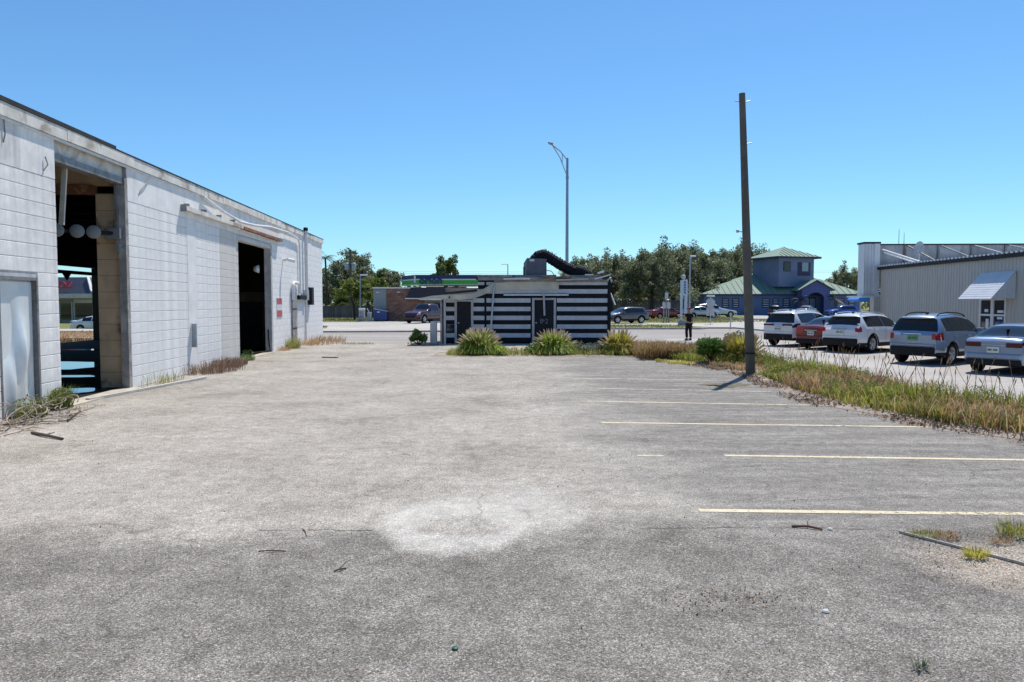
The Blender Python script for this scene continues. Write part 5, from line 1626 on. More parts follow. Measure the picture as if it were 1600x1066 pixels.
# pickup at the filling station
sp_ = CarShape(5.6, 1.95, [(0, 1.08), (0.04, 1.12), (1.7, 1.14), (1.78, 1.2), (2.1, 1.78), (2.6, 1.86), (3.3, 1.83), (4.0, 1.25), (4.3, 1.18), (5.2, 1.08), (5.5, 0.95), (5.6, 0.7)],
               [(0, 1.1), (2, 1.12), (4, 1.12), (5.6, 0.95)], 1.34, 0.39, 1.05, 4.6, 0.34, 0.39, 0.46)
sp_.info = dict(rear_glass=(1.82, 2.08, 5.2), windscreen=(3.38, 3.96, 5.2), side_glass=((2.15, 2.7), (2.76, 3.6)), seams=(2.1, 2.73, 3.7), handles=(2.25, 2.9), mirror=3.6, tail=(0.15, 3.0, 4.0, 0.85, 1.1, 0.15), head=(0.4, 3.0, 4.3), plate_z=0.7)
make_car('pickup_truck', 'dark red pickup truck standing in front of the brick shop', 'pickup', sp_, paint('truck_maroon', (0.06, 0.008, 0.016), 0.1), (WX(690, 72.5), 74.2), R(-152), kind='sedan', z=0.09)

# ================================================================== PERSON
def person():
    Y = GY(531.5)
    t = thing('person', 'person in dark clothes and cap standing at the road edge with one arm raised', 'person', (WX(1076.5, Y), Y, 0.0), R(200))
    def skin(name, verts, edges, radii, mat, root=0):
        me = bpy.data.meshes.new(name); me.from_pydata(verts, edges, [])
        o = bpy.data.objects.new(name, me); COL.objects.link(o); o.parent = t
        o.modifiers.new('skin', 'SKIN').use_smooth_shade = True
        for i, r in enumerate(radii):
            me.skin_vertices[0].data[i].radius = r if isinstance(r, tuple) else (r, r)
            me.skin_vertices[0].data[i].use_root = (i == root)
        s = o.modifiers.new('sub', 'SUBSURF'); s.levels = s.render_levels = 2
        me.materials.append(mat)
        return o
    # body: pelvis root
    v = [(0, 0, 0.93), (0, 0.0, 1.12), (0, 0.01, 1.32), (0, 0.01, 1.43), (0, -0.01, 1.53), (0, -0.03, 1.62), (0, -0.03, 1.70),
         (-0.17, 0.01, 1.40), (-0.24, 0.06, 1.14), (-0.20, -0.10, 0.93), (-0.18, -0.15, 0.86),
         (0.17, 0.01, 1.40), (0.36, -0.08, 1.28), (0.46, -0.28, 1.36), (0.48, -0.36, 1.39),
         (-0.09, 0, 0.86), (-0.11, -0.02, 0.48), (-0.11, 0.02, 0.09), (-0.12, -0.12, 0.04),
         (0.09, 0, 0.86), (0.12, -0.05, 0.48), (0.12, 0.0, 0.09), (0.14, -0.14, 0.04)]
    e = [(0, 1), (1, 2), (2, 3), (3, 4), (4, 5), (5, 6), (3, 7), (7, 8), (8, 9), (9, 10), (3, 11), (11, 12), (12, 13), (13, 14), (0, 15), (15, 16), (16, 17), (17, 18), (0, 19), (19, 20), (20, 21), (21, 22)]
    r = [(0.15, 0.11), (0.145, 0.105), (0.17, 0.115), (0.13, 0.09), 0.055, (0.085, 0.10), (0.075, 0.085),
         0.07, 0.05, 0.038, 0.04, 0.07, 0.05, 0.038, 0.04,
         0.09, 0.065, 0.045, 0.04, 0.09, 0.065, 0.045, 0.04]
    m_skin = M('skin_tone', (0.33, 0.20, 0.145), 0.6, var=0.1, bmp=0)
    m_cloth = M('black_clothes', (0.012, 0.012, 0.014), 0.85, var=0.3)
    body = skin('body', v, e, r, m_skin)
    # clothes follow the same chains a little wider
    tv = [v[0], v[1], v[2], v[3], v[7], (-0.215, 0.04, 1.24), v[11], (0.28, -0.04, 1.33)]
    skin('shirt', tv, [(0, 1), (1, 2), (2, 3), (3, 4), (4, 5), (3, 6), (6, 7)], [(0.17, 0.13), (0.165, 0.125), (0.185, 0.13), (0.14, 0.10), 0.09, 0.075, 0.09, 0.075], m_cloth)
    skin('trousers', [v[0], v[15], v[16], (-0.11, 0.02, 0.12), v[19], v[20], (0.12, 0.0, 0.12)], [(0, 1), (1, 2), (2, 3), (0, 4), (4, 5), (5, 6)], [(0.16, 0.125), 0.11, 0.085, 0.075, 0.11, 0.085, 0.075], m_cloth)
    for sx, p in ((-1, v[17]), (1, v[21])):
        MB().bevbox(p[0] - 0.05, p[0] + 0.05, p[1] - 0.18, p[1] + 0.08, 0.0, 0.09, 0.03).build('shoe', m_black, t)
    # cap, face, fingers
    cp_ = MB(); cp_.lathe([(0.108, 0.0), (0.112, 0.04), (0.10, 0.085), (0.06, 0.115), (0.0, 0.125)], 14, 'Z', (0, -0.03, 1.70)); cp_.bevbox(-0.075, 0.075, -0.24, -0.10, 1.70, 1.715, 0.005)
    cp_.build('cap', M('cap_red', (0.30, 0.04, 0.035), 0.8), t)
    fc = MB(); fc.prism([(-0.015, -0.13, 1.60), (0.015, -0.13, 1.60), (0.0, -0.13, 1.66)], (0, -0.03, 0)); fc.build('nose', m_skin, t)
    for sx in (-1, 1):
        MB().bevbox(sx * 0.035 - 0.012, sx * 0.035 + 0.012, -0.135, -0.12, 1.655, 1.667, 0.003).build('eye', m_black, t)
        MB().bevbox(sx * 0.095 - 0.012, sx * 0.095 + 0.012, -0.05, -0.01, 1.62, 1.68, 0.008).build('ear', m_skin, t)
    MB().bevbox(-0.025, 0.025, -0.128, -0.12, 1.575, 1.585, 0.003).build('mouth', M('lip', (0.25, 0.09, 0.08), 0.6), t)
    for hnd, d in ((Vector(v[14]), Vector((0.05, -1, 0.25))), (Vector(v[10]), Vector((0.1, -0.7, -0.7)))):
        d = d.normalized(); sd = d.cross(Vector((0, 0, 1))).normalized()
        for k in range(4):
            b0 = hnd + sd * (k - 1.5) * 0.019 + d * 0.03
            L = (0.06, 0.075, 0.07, 0.055)[k]
            MB().tube([b0, b0 + d * L * 0.5, b0 + d * L * 0.85 + Vector((0, 0, -0.02))], [0.010, 0.009, 0.007], 6).build('finger', m_skin, t)
        b0 = hnd + sd * 0.04
        MB().tube([b0, b0 + sd * 0.025 + d * 0.03, b0 + sd * 0.025 + d * 0.06], [0.011, 0.010, 0.008], 6).build('thumb', m_skin, t)
    return t
person()

# ================================================================== SIGNS BEYOND THE ROAD
m_signback = M('sign_back', (0.46, 0.47, 0.50), 0.5, metal=0.3, var=0.1)
SGY = 66.0
ss = thing('stop_sign', 'octagonal road sign seen from behind with a square panel below', 'road sign', (WX(1110, SGY), SGY, 0.1))
zz = lambda py: WZ(py, SGY) - 0.1
MB().tube([(0, 0, 0), (0, 0, zz(463))], 0.035, 6).build('post', m_galv, ss)
cz = zz(473.5)
MB().prism([(0.44 * math.cos(R(22.5 + 45 * k)), 0.04, cz + 0.44 * math.sin(R(22.5 + 45 * k))) for k in range(8)], (0, 0.012, 0)).build('octagon', m_signback, ss)
part('square_panel', m_signback, ss, (-0.36, 0.36, 0.04, 0.055, zz(493.5), zz(480.5)))
part('street_plate', m_whitepaint, ss, (-0.36, 0.36, -0.012, 0.012, zz(464), zz(461)))
dl = thing('marker_post', 'thin short marker post at the kerb left of the utility pole', 'marker post', (WX(1141.5, 55), 55, 0.09))
MB().tube([(0, 0, 0), (0, 0, 1.15)], 0.045, 7).build('shaft', m_galv, dl)
MB().bevbox(-0.09, 0.09, -0.09, 0.09, 0, 0.06, 0.02).build('foot', m_kerb, dl)
MB().tube([(0, 0, 1.15), (0, 0, 1.22)], 0.06, 8).build('cap', M('marker_yellow', (0.55, 0.5, 0.2), 0.6), dl)
py_ = thing('pylon_sign', 'tall narrow pale blue pylon sign with vertical dark lettering', 'sign', (WX(1068.5, 64), 64, 0.1))
pz_ = lambda y: WZ(y, 64) - 0.1
part('pillar', M('pylon_pale', (0.52, 0.58, 0.68), 0.6, var=0.08), py_, (-0.28, -0.12, 0.0, 0.25, 0, pz_(438)), (-0.12, 0.30, 0.02, 0.25, pz_(462), pz_(437)), (0.08, 0.30, 0.02, 0.25, pz_(490), pz_(462)))
part('plinth', m_kerb, py_, (-0.45, 0.35, -0.1, 0.4, 0, 0.4))
for k in range(5):
    part('letter', M('pylon_ink', (0.06, 0.10, 0.25), 0.6), py_, (0.0, 0.13, 0.0, 0.018, pz_(440 + k * 4 + 3), pz_(440 + k * 4)))
MB().lathe([(0, -0.2), (0.14, -0.18), (0.2, 0), (0.14, 0.18), (0, 0.2)], 12, 'Z', (-0.05, 0.12, pz_(437) + 0.22)).build('finial', m_signback, py_)
for px_, lb, yt in ((1041.0, 'tallest bare sign post left of the pylon sign', 457), (1037, 'shorter sign post left of the tallest post', 472), (1044.5, 'short sign post right of the tallest post', 472)):
    q = thing('sign_post', lb, 'sign post', (WX(px_, 72), 72, 0.1))
    MB().bevbox(-0.05, 0.05, -0.05, 0.05, 0, WZ(yt, 72), 0.01).build('shaft', m_timber, q)
    part('sign_panel', m_signback, q, (-0.16, 0.16, -0.075, -0.055, WZ(yt + 12, 72), WZ(yt + 2, 72)))
# distant power pole with transformers
tp = thing('power_pole', 'distant wooden power pole with two grey transformers among the left trees', 'pole', (WX(548.5, 90), 90, 0.05))
MB().tube([(0, 0, 0), (0, 0, WZ(391, 90))], [0.17, 0.11], 10).build('shaft', m_pole, tp)
for s_ in (-1, 1):
    MB().lathe([(0, 0), (0.24, 0.0), (0.26, 0.1), (0.26, 0.75), (0.2, 0.85), (0, 0.88)], 12, 'Z', (s_ * 0.42, -0.1, WZ(423, 90))).build('transformer', M('transformer_grey', (0.42, 0.44, 0.45), 0.5), tp)
MB().bar((-1.0, -0.15, WZ(397, 90)), (1.0, -0.15, WZ(397, 90)), 0.1, 0.12).build('crossarm', m_pole, tp)
for k, (ya, yb) in enumerate(((424.5, 421.5), (427.5, 424))):
    w_ = MB()
    pts = [(WX(548, 90) + (70 - WX(548, 90)) * t, 90 + 22 * t, WZ(ya, 90) + 6.0 * (t - t * t) * -0.12 + 1.2 * t) for t in np.linspace(0, 1, 14)]
    w_.tube(pts, 0.009, 4, cap=False)
    tag(w_.build('overhead_cable', m_black), ('upper' if k == 0 else 'lower') + ' of two thin overhead cables crossing the sky behind the shed', 'cable')

# ================================================================== TREES
m_bark = M('oak_bark', (0.075, 0.062, 0.05), 0.95, var=0.35, scale=2, streak=0.4)
m_oak = leafmat('oak_leaves', [(0.09, 0.12, 0.05), (0.14, 0.175, 0.075), (0.20, 0.228, 0.115), (0.29, 0.30, 0.19), (0.42, 0.41, 0.31)], 0.5, 0.5)
m_green = leafmat('mid_green_leaves', [(0.08, 0.12, 0.03), (0.125, 0.175, 0.045), (0.19, 0.23, 0.075)], 0.5, 0.5)
m_lime = leafmat('young_leaves', [(0.14, 0.19, 0.03), (0.20, 0.245, 0.05), (0.27, 0.29, 0.09)], 0.5, 0.4)
m_palm = leafmat('palm_leaves', [(0.035, 0.05, 0.025), (0.06, 0.08, 0.04)], 0.5, 0.2)

TREE_V = {}
def tree_variant(kind, seed, H, spread, base, nblob, rblob, nleaf, size, mat, squash=0.8, trunk_r=0.35):
    key = (kind, seed)
    if key in TREE_V: return TREE_V[key]
    rs = np.random.RandomState(seed)
    tr = MB()
    top = Vector((rs.uniform(-.4, .4), rs.uniform(-.4, .4), H * 0.45))
    tr.tube([(0, 0, -0.2), (0, 0, 0.5), tuple(top * 0.5), tuple(top)], [trunk_r * 1.3, trunk_r, trunk_r * 0.85, trunk_r * 0.65], 9)
    P = []
    for k in range(nblob):
        a = 2 * math.pi * (k * 0.618 + rs.uniform(-.08, .08))
        q = math.sqrt((k + 0.5) / nblob)
        rad = spread * q * rs.uniform(0.8, 1.08)
        zt_ = base + (H - base) * (1 - 0.72 * q ** 2) * rs.uniform(0.55, 0.93)
        c = np.array([rad * math.cos(a), rad * math.sin(a), min(zt_, H - rblob * 0.9)])
        r = rblob * rs.uniform(0.75, 1.25)
        # twigs of leaves in sub clumps give an uneven edge
        for s in range(9):
            cc = sphere_pts(1, c, r * 0.7, rs, 0.1)[0]
            P.append(sphere_pts(max(4, nleaf // 9), cc, r * rs.uniform(0.32, 0.62), rs, 0.1, squash))
        st = top * rs.uniform(0.55, 1.0)
        mid = (np.array(st) + c) / 2 + np.array([0, 0, rs.uniform(-.3, .5)])
        rr = trunk_r * rs.uniform(0.18, 0.36)
        tr.tube([tuple(st), tuple(mid), tuple(c)], [rr, rr * 0.7, rr * 0.3], 6)
    P = np.concatenate(P)
    cm = leaf_mesh('crown', P, size, mat, rs)
    tm = tr.mesh('trunk'); tm.materials.append(m_bark)
    TREE_V[key] = (tm, cm)
    return TREE_V[key]
def tree(name, label, variant, x, y, s=(1, 1, 1), rz=0.0, z=0.05, group=None):
    tm, cm = variant
    t = thing(name, label, 'tree', (x, y, z), rz, group)
    a = link_mesh('trunk', tm, None, t); b = link_mesh('crown', cm, None, t)
    t.scale = s
    return t
ov = [tree_variant('oak', i, 11.5, 5.8, 1.2, 40, 1.45, 420, 0.17, m_oak) for i in range(3)]
OAK = 'oaks beyond the road'
oaks = [(915, 118, 0.92, 'oak at the left end of the oak row, just right of the street lamp'), (955, 108, 0.88, 'oak directly above the right end of the shed roof'), (990, 122, 0.95, 'oak above the dark grey car'),
        (1018, 106, 0.90, 'oak above the red car, nearest the tallest sign post'), (1052, 118, 1.08, 'tall oak left of the pylon sign'), (1092, 126, 1.12, 'tall oak above the stop sign'),
        (1128, 134, 1.15, 'tall oak behind the left slope of the green roof'), (1165, 140, 1.28, 'oak directly behind the utility pole'), (1200, 146, 1.22, 'oak rising left of the house tower'),
        (1075, 150, 1.25, 'far oak filling the gap behind the pylon sign'), (975, 150, 1.1, 'far oak behind the dark grey car'), (1232, 165, 1.0, 'oak hidden mostly by the house tower')]
for i, (px_, Y, s, lb) in enumerate(oaks):
    tree('oak_tree', lb, ov[i % 3], WX(px_, Y), Y, (s, s, s * rnd.uniform(0.95, 1.05)), rnd.uniform(0, 6), group=OAK)
tree('oak_tree', 'oak with a reaching branch between the house and the metal building', ov[1], WX(1333, 135), 137, (0.75, 0.75, 0.86), 1.2, group=OAK)
tree('oak_tree', 'low tree above the right end of the green roof', ov[2], WX(1298, 150), 150, (0.7, 0.7, 0.72), 2.2, group=OAK)
tree('oak_tree', 'oak close to the white metal pier', ov[0], WX(1360, 145), 145, (0.9, 0.9, 0.8), 4.2, group=OAK)
lv = [tree_variant('mid', 20 + i, 10.5, 4.4, 0.8, 32, 1.3, 420, 0.17, m_green if i else m_oak) for i in range(2)]
LT = 'trees on the left beyond the road'
for i, (px_, Y, s, lb, v_) in enumerate(((530, 104, 0.80, 'dark tree beside the palm, above the left fence', 0), (556, 112, 1.0, 'tallest dark tree behind the transformers', 0), (592, 108, 0.80, 'dark tree above the brick shop corner', 1), (618, 106, 0.66, 'tree at the right end of the left clump, beside the canopy', 0), (510, 118, 0.72, 'tree against the warehouse corner behind the palm', 1), (575, 126, 0.85, 'further tree between the lot lamp and the shop', 1), (540, 98, 0.42, 'low shrubby tree behind the board fence', 1))):
    tree('leafy_tree', lb, lv[v_], WX(px_, Y), Y, (s, s, s), rnd.uniform(0, 6), group=LT)
tree('leafy_tree', 'single rounded tree rising behind the fuel canopy', tree_variant('mid', 31, 10.5, 3.2, 2.4, 26, 1.0, 420, 0.17, m_green), WX(697, 110), 112, (0.88, 0.88, 0.92), 1.0)
tree('young_tree', 'small yellow green tree beside the slim white lot lamp', tree_variant('young', 41, 5.2, 2.3, 2.3, 14, 0.75, 260, 0.16, m_lime, trunk_r=0.12), WX(551, 82), 83, (0.92, 0.92, 0.92), 0.3)
tree('leafy_tree', 'tree seen through the warehouse beside the grey roof shop', lv[0], WX(158, 104) - 1.5, 112, (0.7, 0.7, 0.72), 2.0, z=-0.5)
tree('young_tree', 'small yellow green tree between the left trees and the brick shop', tree_variant('young', 42, 5.2, 2.3, 2.3, 14, 0.75, 260, 0.16, m_lime, trunk_r=0.12), WX(588, 92), 94, (0.85, 0.85, 1.0), 1.3)
# far woods closing the horizon
def far_woods():
    rs = np.random.RandomState(3)
    P = []
    for k in range(420):
        x = rs.uniform(-190, 260); y = 178 + rs.uniform(-8, 14)
        r = rs.uniform(1.2, 2.6)
        P.append(sphere_pts(60, (x, y, rs.uniform(0.6, 5.2) - (0.6 if x < -40 else 0)), r, rs, 0.2, 0.8))
    P = np.concatenate(P)
    tag(link_mesh('far_woods', leaf_mesh('far_woods', P, 0.55, m_oak, rs), None), 'low far line of woods closing the horizon', 'woods', kind='stuff')
far_woods()
# palm
def palm(px, Y, ytop, label, s=1.0, z=0.05, frond=2.1, n=26):
    H = WZ(ytop, Y)
    t = thing('palm_tree', label, 'palm', (WX(px, Y), Y, z))
    MB().tube([(0, 0, -0.1), (0.15, 0, H * 0.5), (0, 0, H)], [0.2 * s, 0.15 * s, 0.14 * s], 9).build('trunk', m_bark, t)
    rs = np.random.RandomState(int(px))
    P, A, Hh = [], [], []
    V = []
    for k in range(n):
        a = 2 * math.pi * k / n + rs.uniform(-.2, .2)
        el = rs.uniform(-0.5, 1.2)
        L = frond * rs.uniform(0.8, 1.1)
        for j in range(1, 12):
            f = j / 11
            p = np.array([math.cos(a) * math.cos(el) * L * f, math.sin(a) * math.cos(el) * L * f, H + math.sin(el) * L * f - 0.55 * L * f * f])
            for sd in (-1, 1):
                w = 0.55 * L * 0.4 * (1 - abs(f - 0.45))
                d = np.array([-math.sin(a) * sd * 0.8 + math.cos(a) * 0.6, math.cos(a) * sd * 0.8 + math.sin(a) * 0.6, -0.45]) * w
                q = np.array([math.cos(a), math.sin(a), 0]) * 0.04
                V += [p - q, p + q, p + d + q * 0.2, p + d - q * 0.2]
    me = mesh_np('fronds', np.array(V), np.arange(len(V)), 4, m_palm)
    link_mesh('fronds', me, None, t)
    return t
palm(509.5, 96, 404, 'thin palm beside the far corner of the white warehouse', 0.8, frond=1.9)
palm(1250, 109, 470, 'small palm left of the blue house porch', 0.6, 0.09, 1.7, 18)
palm(1303, 109, 468, 'small palm right of the blue house porch', 0.6, 0.09, 1.6, 18)

# ================================================================== PLANTING AND WEEDS
m_fgreen = leafmat('fountain_blades', [(0.22, 0.34, 0.04), (0.33, 0.45, 0.07), (0.50, 0.55, 0.11)], 0.5, 0.5)
m_fyel = leafmat('yellow_blades', [(0.36, 0.37, 0.04), (0.55, 0.5, 0.08), (0.68, 0.57, 0.18)], 0.5, 0.5)
m_plume = leafmat('pink_plumes', [(0.70, 0.56, 0.46), (0.82, 0.70, 0.58), (0.90, 0.80, 0.68)], 0.8, 0.55)
m_plumey = leafmat('straw_plumes', [(0.55, 0.44, 0.20), (0.66, 0.55, 0.32)], 0.8, 0.4)
def plume_mesh(name, B, az, h, lean, mat, rs, L=0.28, w=0.045):
    """seed heads: each a thin arching stalk with a fat furry spike at its end"""
    V, Fx = [], []
    m = MB()
    for i in range(len(B)):
        d = Vector((math.cos(az[i]), math.sin(az[i]), 0))
        b = Vector(B[i])
        pts = [b, b + d * h[i] * lean[i] * 0.35 + Vector((0, 0, h[i] * 0.6)), b + d * h[i] * lean[i] * 0.75 + Vector((0, 0, h[i] * 0.95))]
        end = pts[-1] + (d * lean[i] * 0.8 + Vector((0, 0, 0.55))).normalized() * L
        m.tube(pts, 0.006, 3, cap=False)
        mid = (pts[-1] + end) / 2
        ww = w * rs.uniform(0.7, 1.2)
        m.tube([pts[-1], pts[-1].lerp(end, 0.25), pts[-1].lerp(end, 0.6), end + Vector((0, 0, -0.02))], [0.008, ww * 0.5, ww * 0.42, 0.004], 6, cap=False)
    me = m.mesh(name); me.materials.append(mat)
    return me
def fountain(px, Y, R_, H, label, bm_, pm_, nb=900, npl=90, seed=1, z=0.05):
    rs = np.random.RandomState(seed)
    t = thing('fountain_grass', label, 'ornamental grass', (WX(px, Y), Y, z), group='fountain grasses in front of the shed')
    az = rs.uniform(0, 2 * math.pi, nb)
    r = R_ * 0.4 * np.sqrt(rs.uniform(0, 1, nb))
    B = np.stack([r * np.cos(az), r * np.sin(az), np.zeros(nb)], 1)
    az2 = az + rs.normal(0, 0.5, nb)
    ph = rs.uniform(0.0, 1.35, nb)
    LL = H * 1.0 * rs.uniform(0.7, 1.0, nb)
    hgt = LL * np.maximum(np.cos(ph), 0.3)
    ln = LL * np.sin(ph) / hgt * R_ / H * 1.0
    link_mesh('blades', blade_mesh('blades', B, az2, hgt, ln, 0.03, bm_, rs), None, t)
    az = rs.uniform(0, 2 * math.pi, npl)
    PH = rs.uniform(0.05, 1.15, npl)
    B = np.stack([0.2 * np.cos(az), 0.2 * np.sin(az), np.zeros(npl)], 1)
    link_mesh('plumes', plume_mesh('plumes', B, az, H * 0.95 * np.cos(PH), np.tan(PH) * R_ / H * 0.95, pm_, rs, 0.24, 0.045), None, t)
    return t
fountain(748, 29.6, 0.95, 0.92, 'largest green fountain grass with pink plumes left of the middle shed door', m_fgreen, m_plume, 4200, 120, 11)
fountain(865, 29.6, 0.95, 0.86, 'yellow green fountain grass with pink plumes before the middle shed door', m_fgreen, m_plume, 3800, 90, 12)
fountain(968, 29.6, 0.80, 0.86, 'yellow fountain grass with pink plumes off the right corner of the shed', m_fyel, m_plume, 3000, 60, 13)
fountain(1160, 24.6, 0.72, 0.95, 'golden feathery grass clump left of the utility pole', m_fyel, m_plumey, 2600, 90, 14)
fountain(780, 29.0, 0.45, 0.38, 'small green grass tuft right of the largest fountain grass', m_fgreen, m_plume, 700, 3, 15)

m_bushg = leafmat('bush_leaves', [(0.08, 0.17, 0.025), (0.13, 0.24, 0.04), (0.19, 0.30, 0.065)], 0.5, 0.3)
m_bushd = leafmat('grey_green_leaves', [(0.13, 0.175, 0.08), (0.20, 0.24, 0.13), (0.31, 0.33, 0.23)], 0.55, 0.3)
def bush(name, px, Y, R_, H, label, mat, n, size, seed, z=0.04):
    rs = np.random.RandomState(seed)
    t = thing(name, label, 'bush', (WX(px, Y), Y, z))
    st = MB(); P = []
    for k in range(16):
        a = rs.uniform(0, 2 * math.pi); q = math.sqrt(rs.uniform(0, 1))
        e = np.array([R_ * 0.75 * q * math.cos(a), R_ * 0.75 * q * math.sin(a), H * rs.uniform(0.35, 0.9) * (1 - 0.35 * q * q)])
        st.tube([(e[0] * 0.1, e[1] * 0.1, 0), tuple(e * np.array([0.6, 0.6, 0.5])), tuple(e)], [0.016, 0.012, 0.006], 5)
        P.append(sphere_pts(n // 16, e, R_ * 0.34, rs, 0.1, 0.85))
    P = np.concatenate(P); P[:, 2] = np.abs(P[:, 2]) + 0.02
    link_mesh('foliage', leaf_mesh('foliage', P, size, mat, rs, 0.4), None, t)
    st.build('stems', m_bark, t)
    return t
bush('round_bush', 1112, 25.0, 0.60, 1.0, 'dense bright green bush left of the golden grass', m_bushg, 5200, 0.042, 51)
bush('leafy_bush', 655, 36.2, 0.50, 0.82, 'small leafy bush at the lot edge by the white concrete post', m_bushg, 1800, 0.06, 52, 0.0)
bush('loose_bush', 1148, 27.5, 0.62, 0.95, 'loose grey green leafy bush behind the golden grass', m_bushd, 1500, 0.055, 53)
bush('low_bush', 910, 29.8, 0.55, 0.42, 'low grey green bush between two fountain grasses', m_bushd, 1400, 0.045, 54)
bush('low_bush', 832, 29.3, 0.42, 0.34, 'low green bush at the left foot of the middle fountain grass', m_bushg, 900, 0.04, 55)
bush('low_bush', 938, 29.5, 0.5, 0.40, 'pale dry bush touching the yellow fountain grass', m_bushd, 1000, 0.04, 56)
bush('low_bush', 990, 30.3, 0.4, 0.5, 'yellow green bush right of the yellow fountain grass', m_lime, 800, 0.045, 57)

# strip of weeds: dry and green grass mixed, one mass
m_weeds = leafmat('strip_grass', [(0.15, 0.22, 0.025), (0.25, 0.31, 0.045), (0.37, 0.38, 0.07), (0.46, 0.39, 0.13), (0.28, 0.18, 0.08)], 0.6, 0.45)
m_dry = leafmat('dry_grass', [(0.36, 0.21, 0.11), (0.46, 0.29, 0.16), (0.55, 0.41, 0.25)], 0.7, 0.4)
m_litter = leafmat('dead_leaves', [(0.17, 0.105, 0.07), (0.26, 0.17, 0.12), (0.36, 0.27, 0.20)], 0.8, 0.15)
def strip_weeds():
    rs = np.random.RandomState(77)
    def pick(n, y0, y1, t0, t1):
        y = rs.uniform(y0, y1, n)
        xl = np.interp(y, *STRIP_L); xr = np.interp(y, *STRIP_R)
        t = rs.uniform(t0, t1, n)
        return np.stack([xl + (xr - xl) * t, y, np.full(n, 0.03)], 1), t
    def patchy(B, k, thr):
        # clumps: keep where a cheap two-wave pattern is high
        f = np.sin(B[:, 0] * k + 1.3) * np.sin(B[:, 1] * k * 0.8 + 0.4) + np.sin(B[:, 0] * 0.7 * k + B[:, 1] * 1.1 * k)
        return f + rs.normal(0, 0.5, len(B)) > thr
    out = []
    n = 34000
    B, t = pick(n, 9.5, 30.5, 0.10, 1.0)
    keep = patchy(B, 1.7, -0.75)
    B, t = B[keep], t[keep]
    fy = np.clip(1 - np.abs(t - 0.5) * 1.6, 0.25, 1)
    big = 0.6 + 0.4 * np.sin(B[:, 1] * 1.1 + B[:, 0] * 0.7)
    h = (0.13 + 0.46 * fy * np.clip(big, 0.15, 1) * np.clip(0.75 + 0.5 * np.sin(B[:, 0] * 3.1 + B[:, 1] * 2.3), 0.3, 1.2)) * rs.uniform(0.5, 1.15, len(B))
    h = np.where((B[:, 1] > 20.5) & (B[:, 1] < 25.2) & (t < 0.5), h * 0.4, h)
    o = link_mesh('weeds', blade_mesh('weeds', B, rs.uniform(0, 6.28, len(B)), h, rs.uniform(0.1, 0.9, len(B)), 0.014 + 0.0005 * B[:, 1], m_weeds, rs), None)
    tag(o, 'mixed green and straw coloured weeds covering the strip between the lots', 'weeds', kind='stuff')
    B, t = pick(16000, 9.5, 30.5, 0.08, 0.98)
    keep = patchy(B, 1.1, 0.35)
    B = B[keep]
    h = rs.uniform(0.12, 0.5, len(B)) * np.where(B[:, 1] > 20.5, 0.45, 1.0)
    o = link_mesh('dry_weeds', blade_mesh('dry_weeds', B, rs.uniform(0, 6.28, len(B)), h, rs.uniform(0.2, 1.1, len(B)), 0.012 + 0.0005 * B[:, 1], m_dry, rs), None)
    tag(o, 'dry reddish brown grass among the strip weeds', 'dry grass', kind='stuff')
    # leafy weeds
    B, t = pick(1700, 9.8, 29, 0.15, 0.95)
    keep = patchy(B, 1.2, 0.35); B = B[keep]
    P = np.concatenate([sphere_pts(26, b + np.array([0, 0, rs.uniform(0.1, 0.32)]), 0.16, rs, 0.1, 0.9) for b in B])
    P[:, 2] = np.maximum(P[:, 2], 0.04)
    o = link_mesh('leafy_weeds', leaf_mesh('leafy_weeds', P, 0.028, leafmat('olive_leaves', [(0.13, 0.19, 0.03), (0.22, 0.27, 0.05), (0.34, 0.34, 0.09)], 0.5, 0.4), rs, 0.45), None)
    tag(o, 'small leaved green weeds in the strip', 'weeds', kind='stuff')
    # dead leaves along the near edge
    B, t = pick(6000, 9.5, 24.5, -0.14, 0.28)
    keep = patchy(B, 2.1, -0.5); B = B[keep]; B[:, 2] = 0.02 + rs.uniform(0, 0.03, len(B))
    o = link_mesh('dead_leaves', leaf_mesh('dead_leaves', B, 0.035, m_litter, rs, 0.5, 3.0), None)
    tag(o, 'dead brown leaves drifted along the edge of the weedy strip', 'dead leaves', kind='stuff')
    # tall thin seed stalks
    m = MB()
    for i in range(150):
        b, _ = pick(1, 10.5, 27, 0.35, 1.0); b = Vector(b[0])
        h = rs.uniform(0.5, 0.95); d = Vector((rs.uniform(-.5, .5), rs.uniform(-.3, .3), 1)).normalized()
        e = b + d * h
        m.tube([b, b + d * h * 0.6 + Vector((rs.uniform(-.03, .03), 0, 0)), e], [0.007, 0.005, 0.004], 4, cap=False)
        m.tube([e, e + d * 0.06, e + d * 0.13], [0.005, 0.012, 0.003], 5, cap=False)
    o = m.build('seed_stalks', m_dry); tag(o, 'tall thin dry seed stalks standing above the strip weeds', 'dry stalks', kind='stuff')
strip_weeds()
# low mixed growth of the planting bed and broken lot edge
def scatter_grass(name, label, boxes, n, hmin, hmax, mat, seed, z=0.02, width=0.02):
    rs = np.random.RandomState(seed)
    B = []
    tot = sum((x1 - x0) * (y1 - y0) for x0, x1, y0, y1 in boxes)
    for x0, x1, y0, y1 in boxes:
        k = max(2, int(n * (x1 - x0) * (y1 - y0) / tot))
        B.append(np.stack([rs.uniform(x0, x1, k), rs.uniform(y0, y1, k), np.full(k, z)], 1))
    B = np.concatenate(B)
    o = link_mesh(name, blade_mesh(name, B, rs.uniform(0, 6.28, len(B)), rs.uniform(hmin, hmax, len(B)), rs.uniform(0.2, 1.1, len(B)), width, mat, rs), None)
    return tag(o, label, 'grass', kind='stuff')
scatter_grass('bed_grass', 'low ragged grass in the planting bed before the shed', [(-2.6, 5.0, 28.5, 31.0)], 2600, 0.08, 0.28, m_weeds, 81)
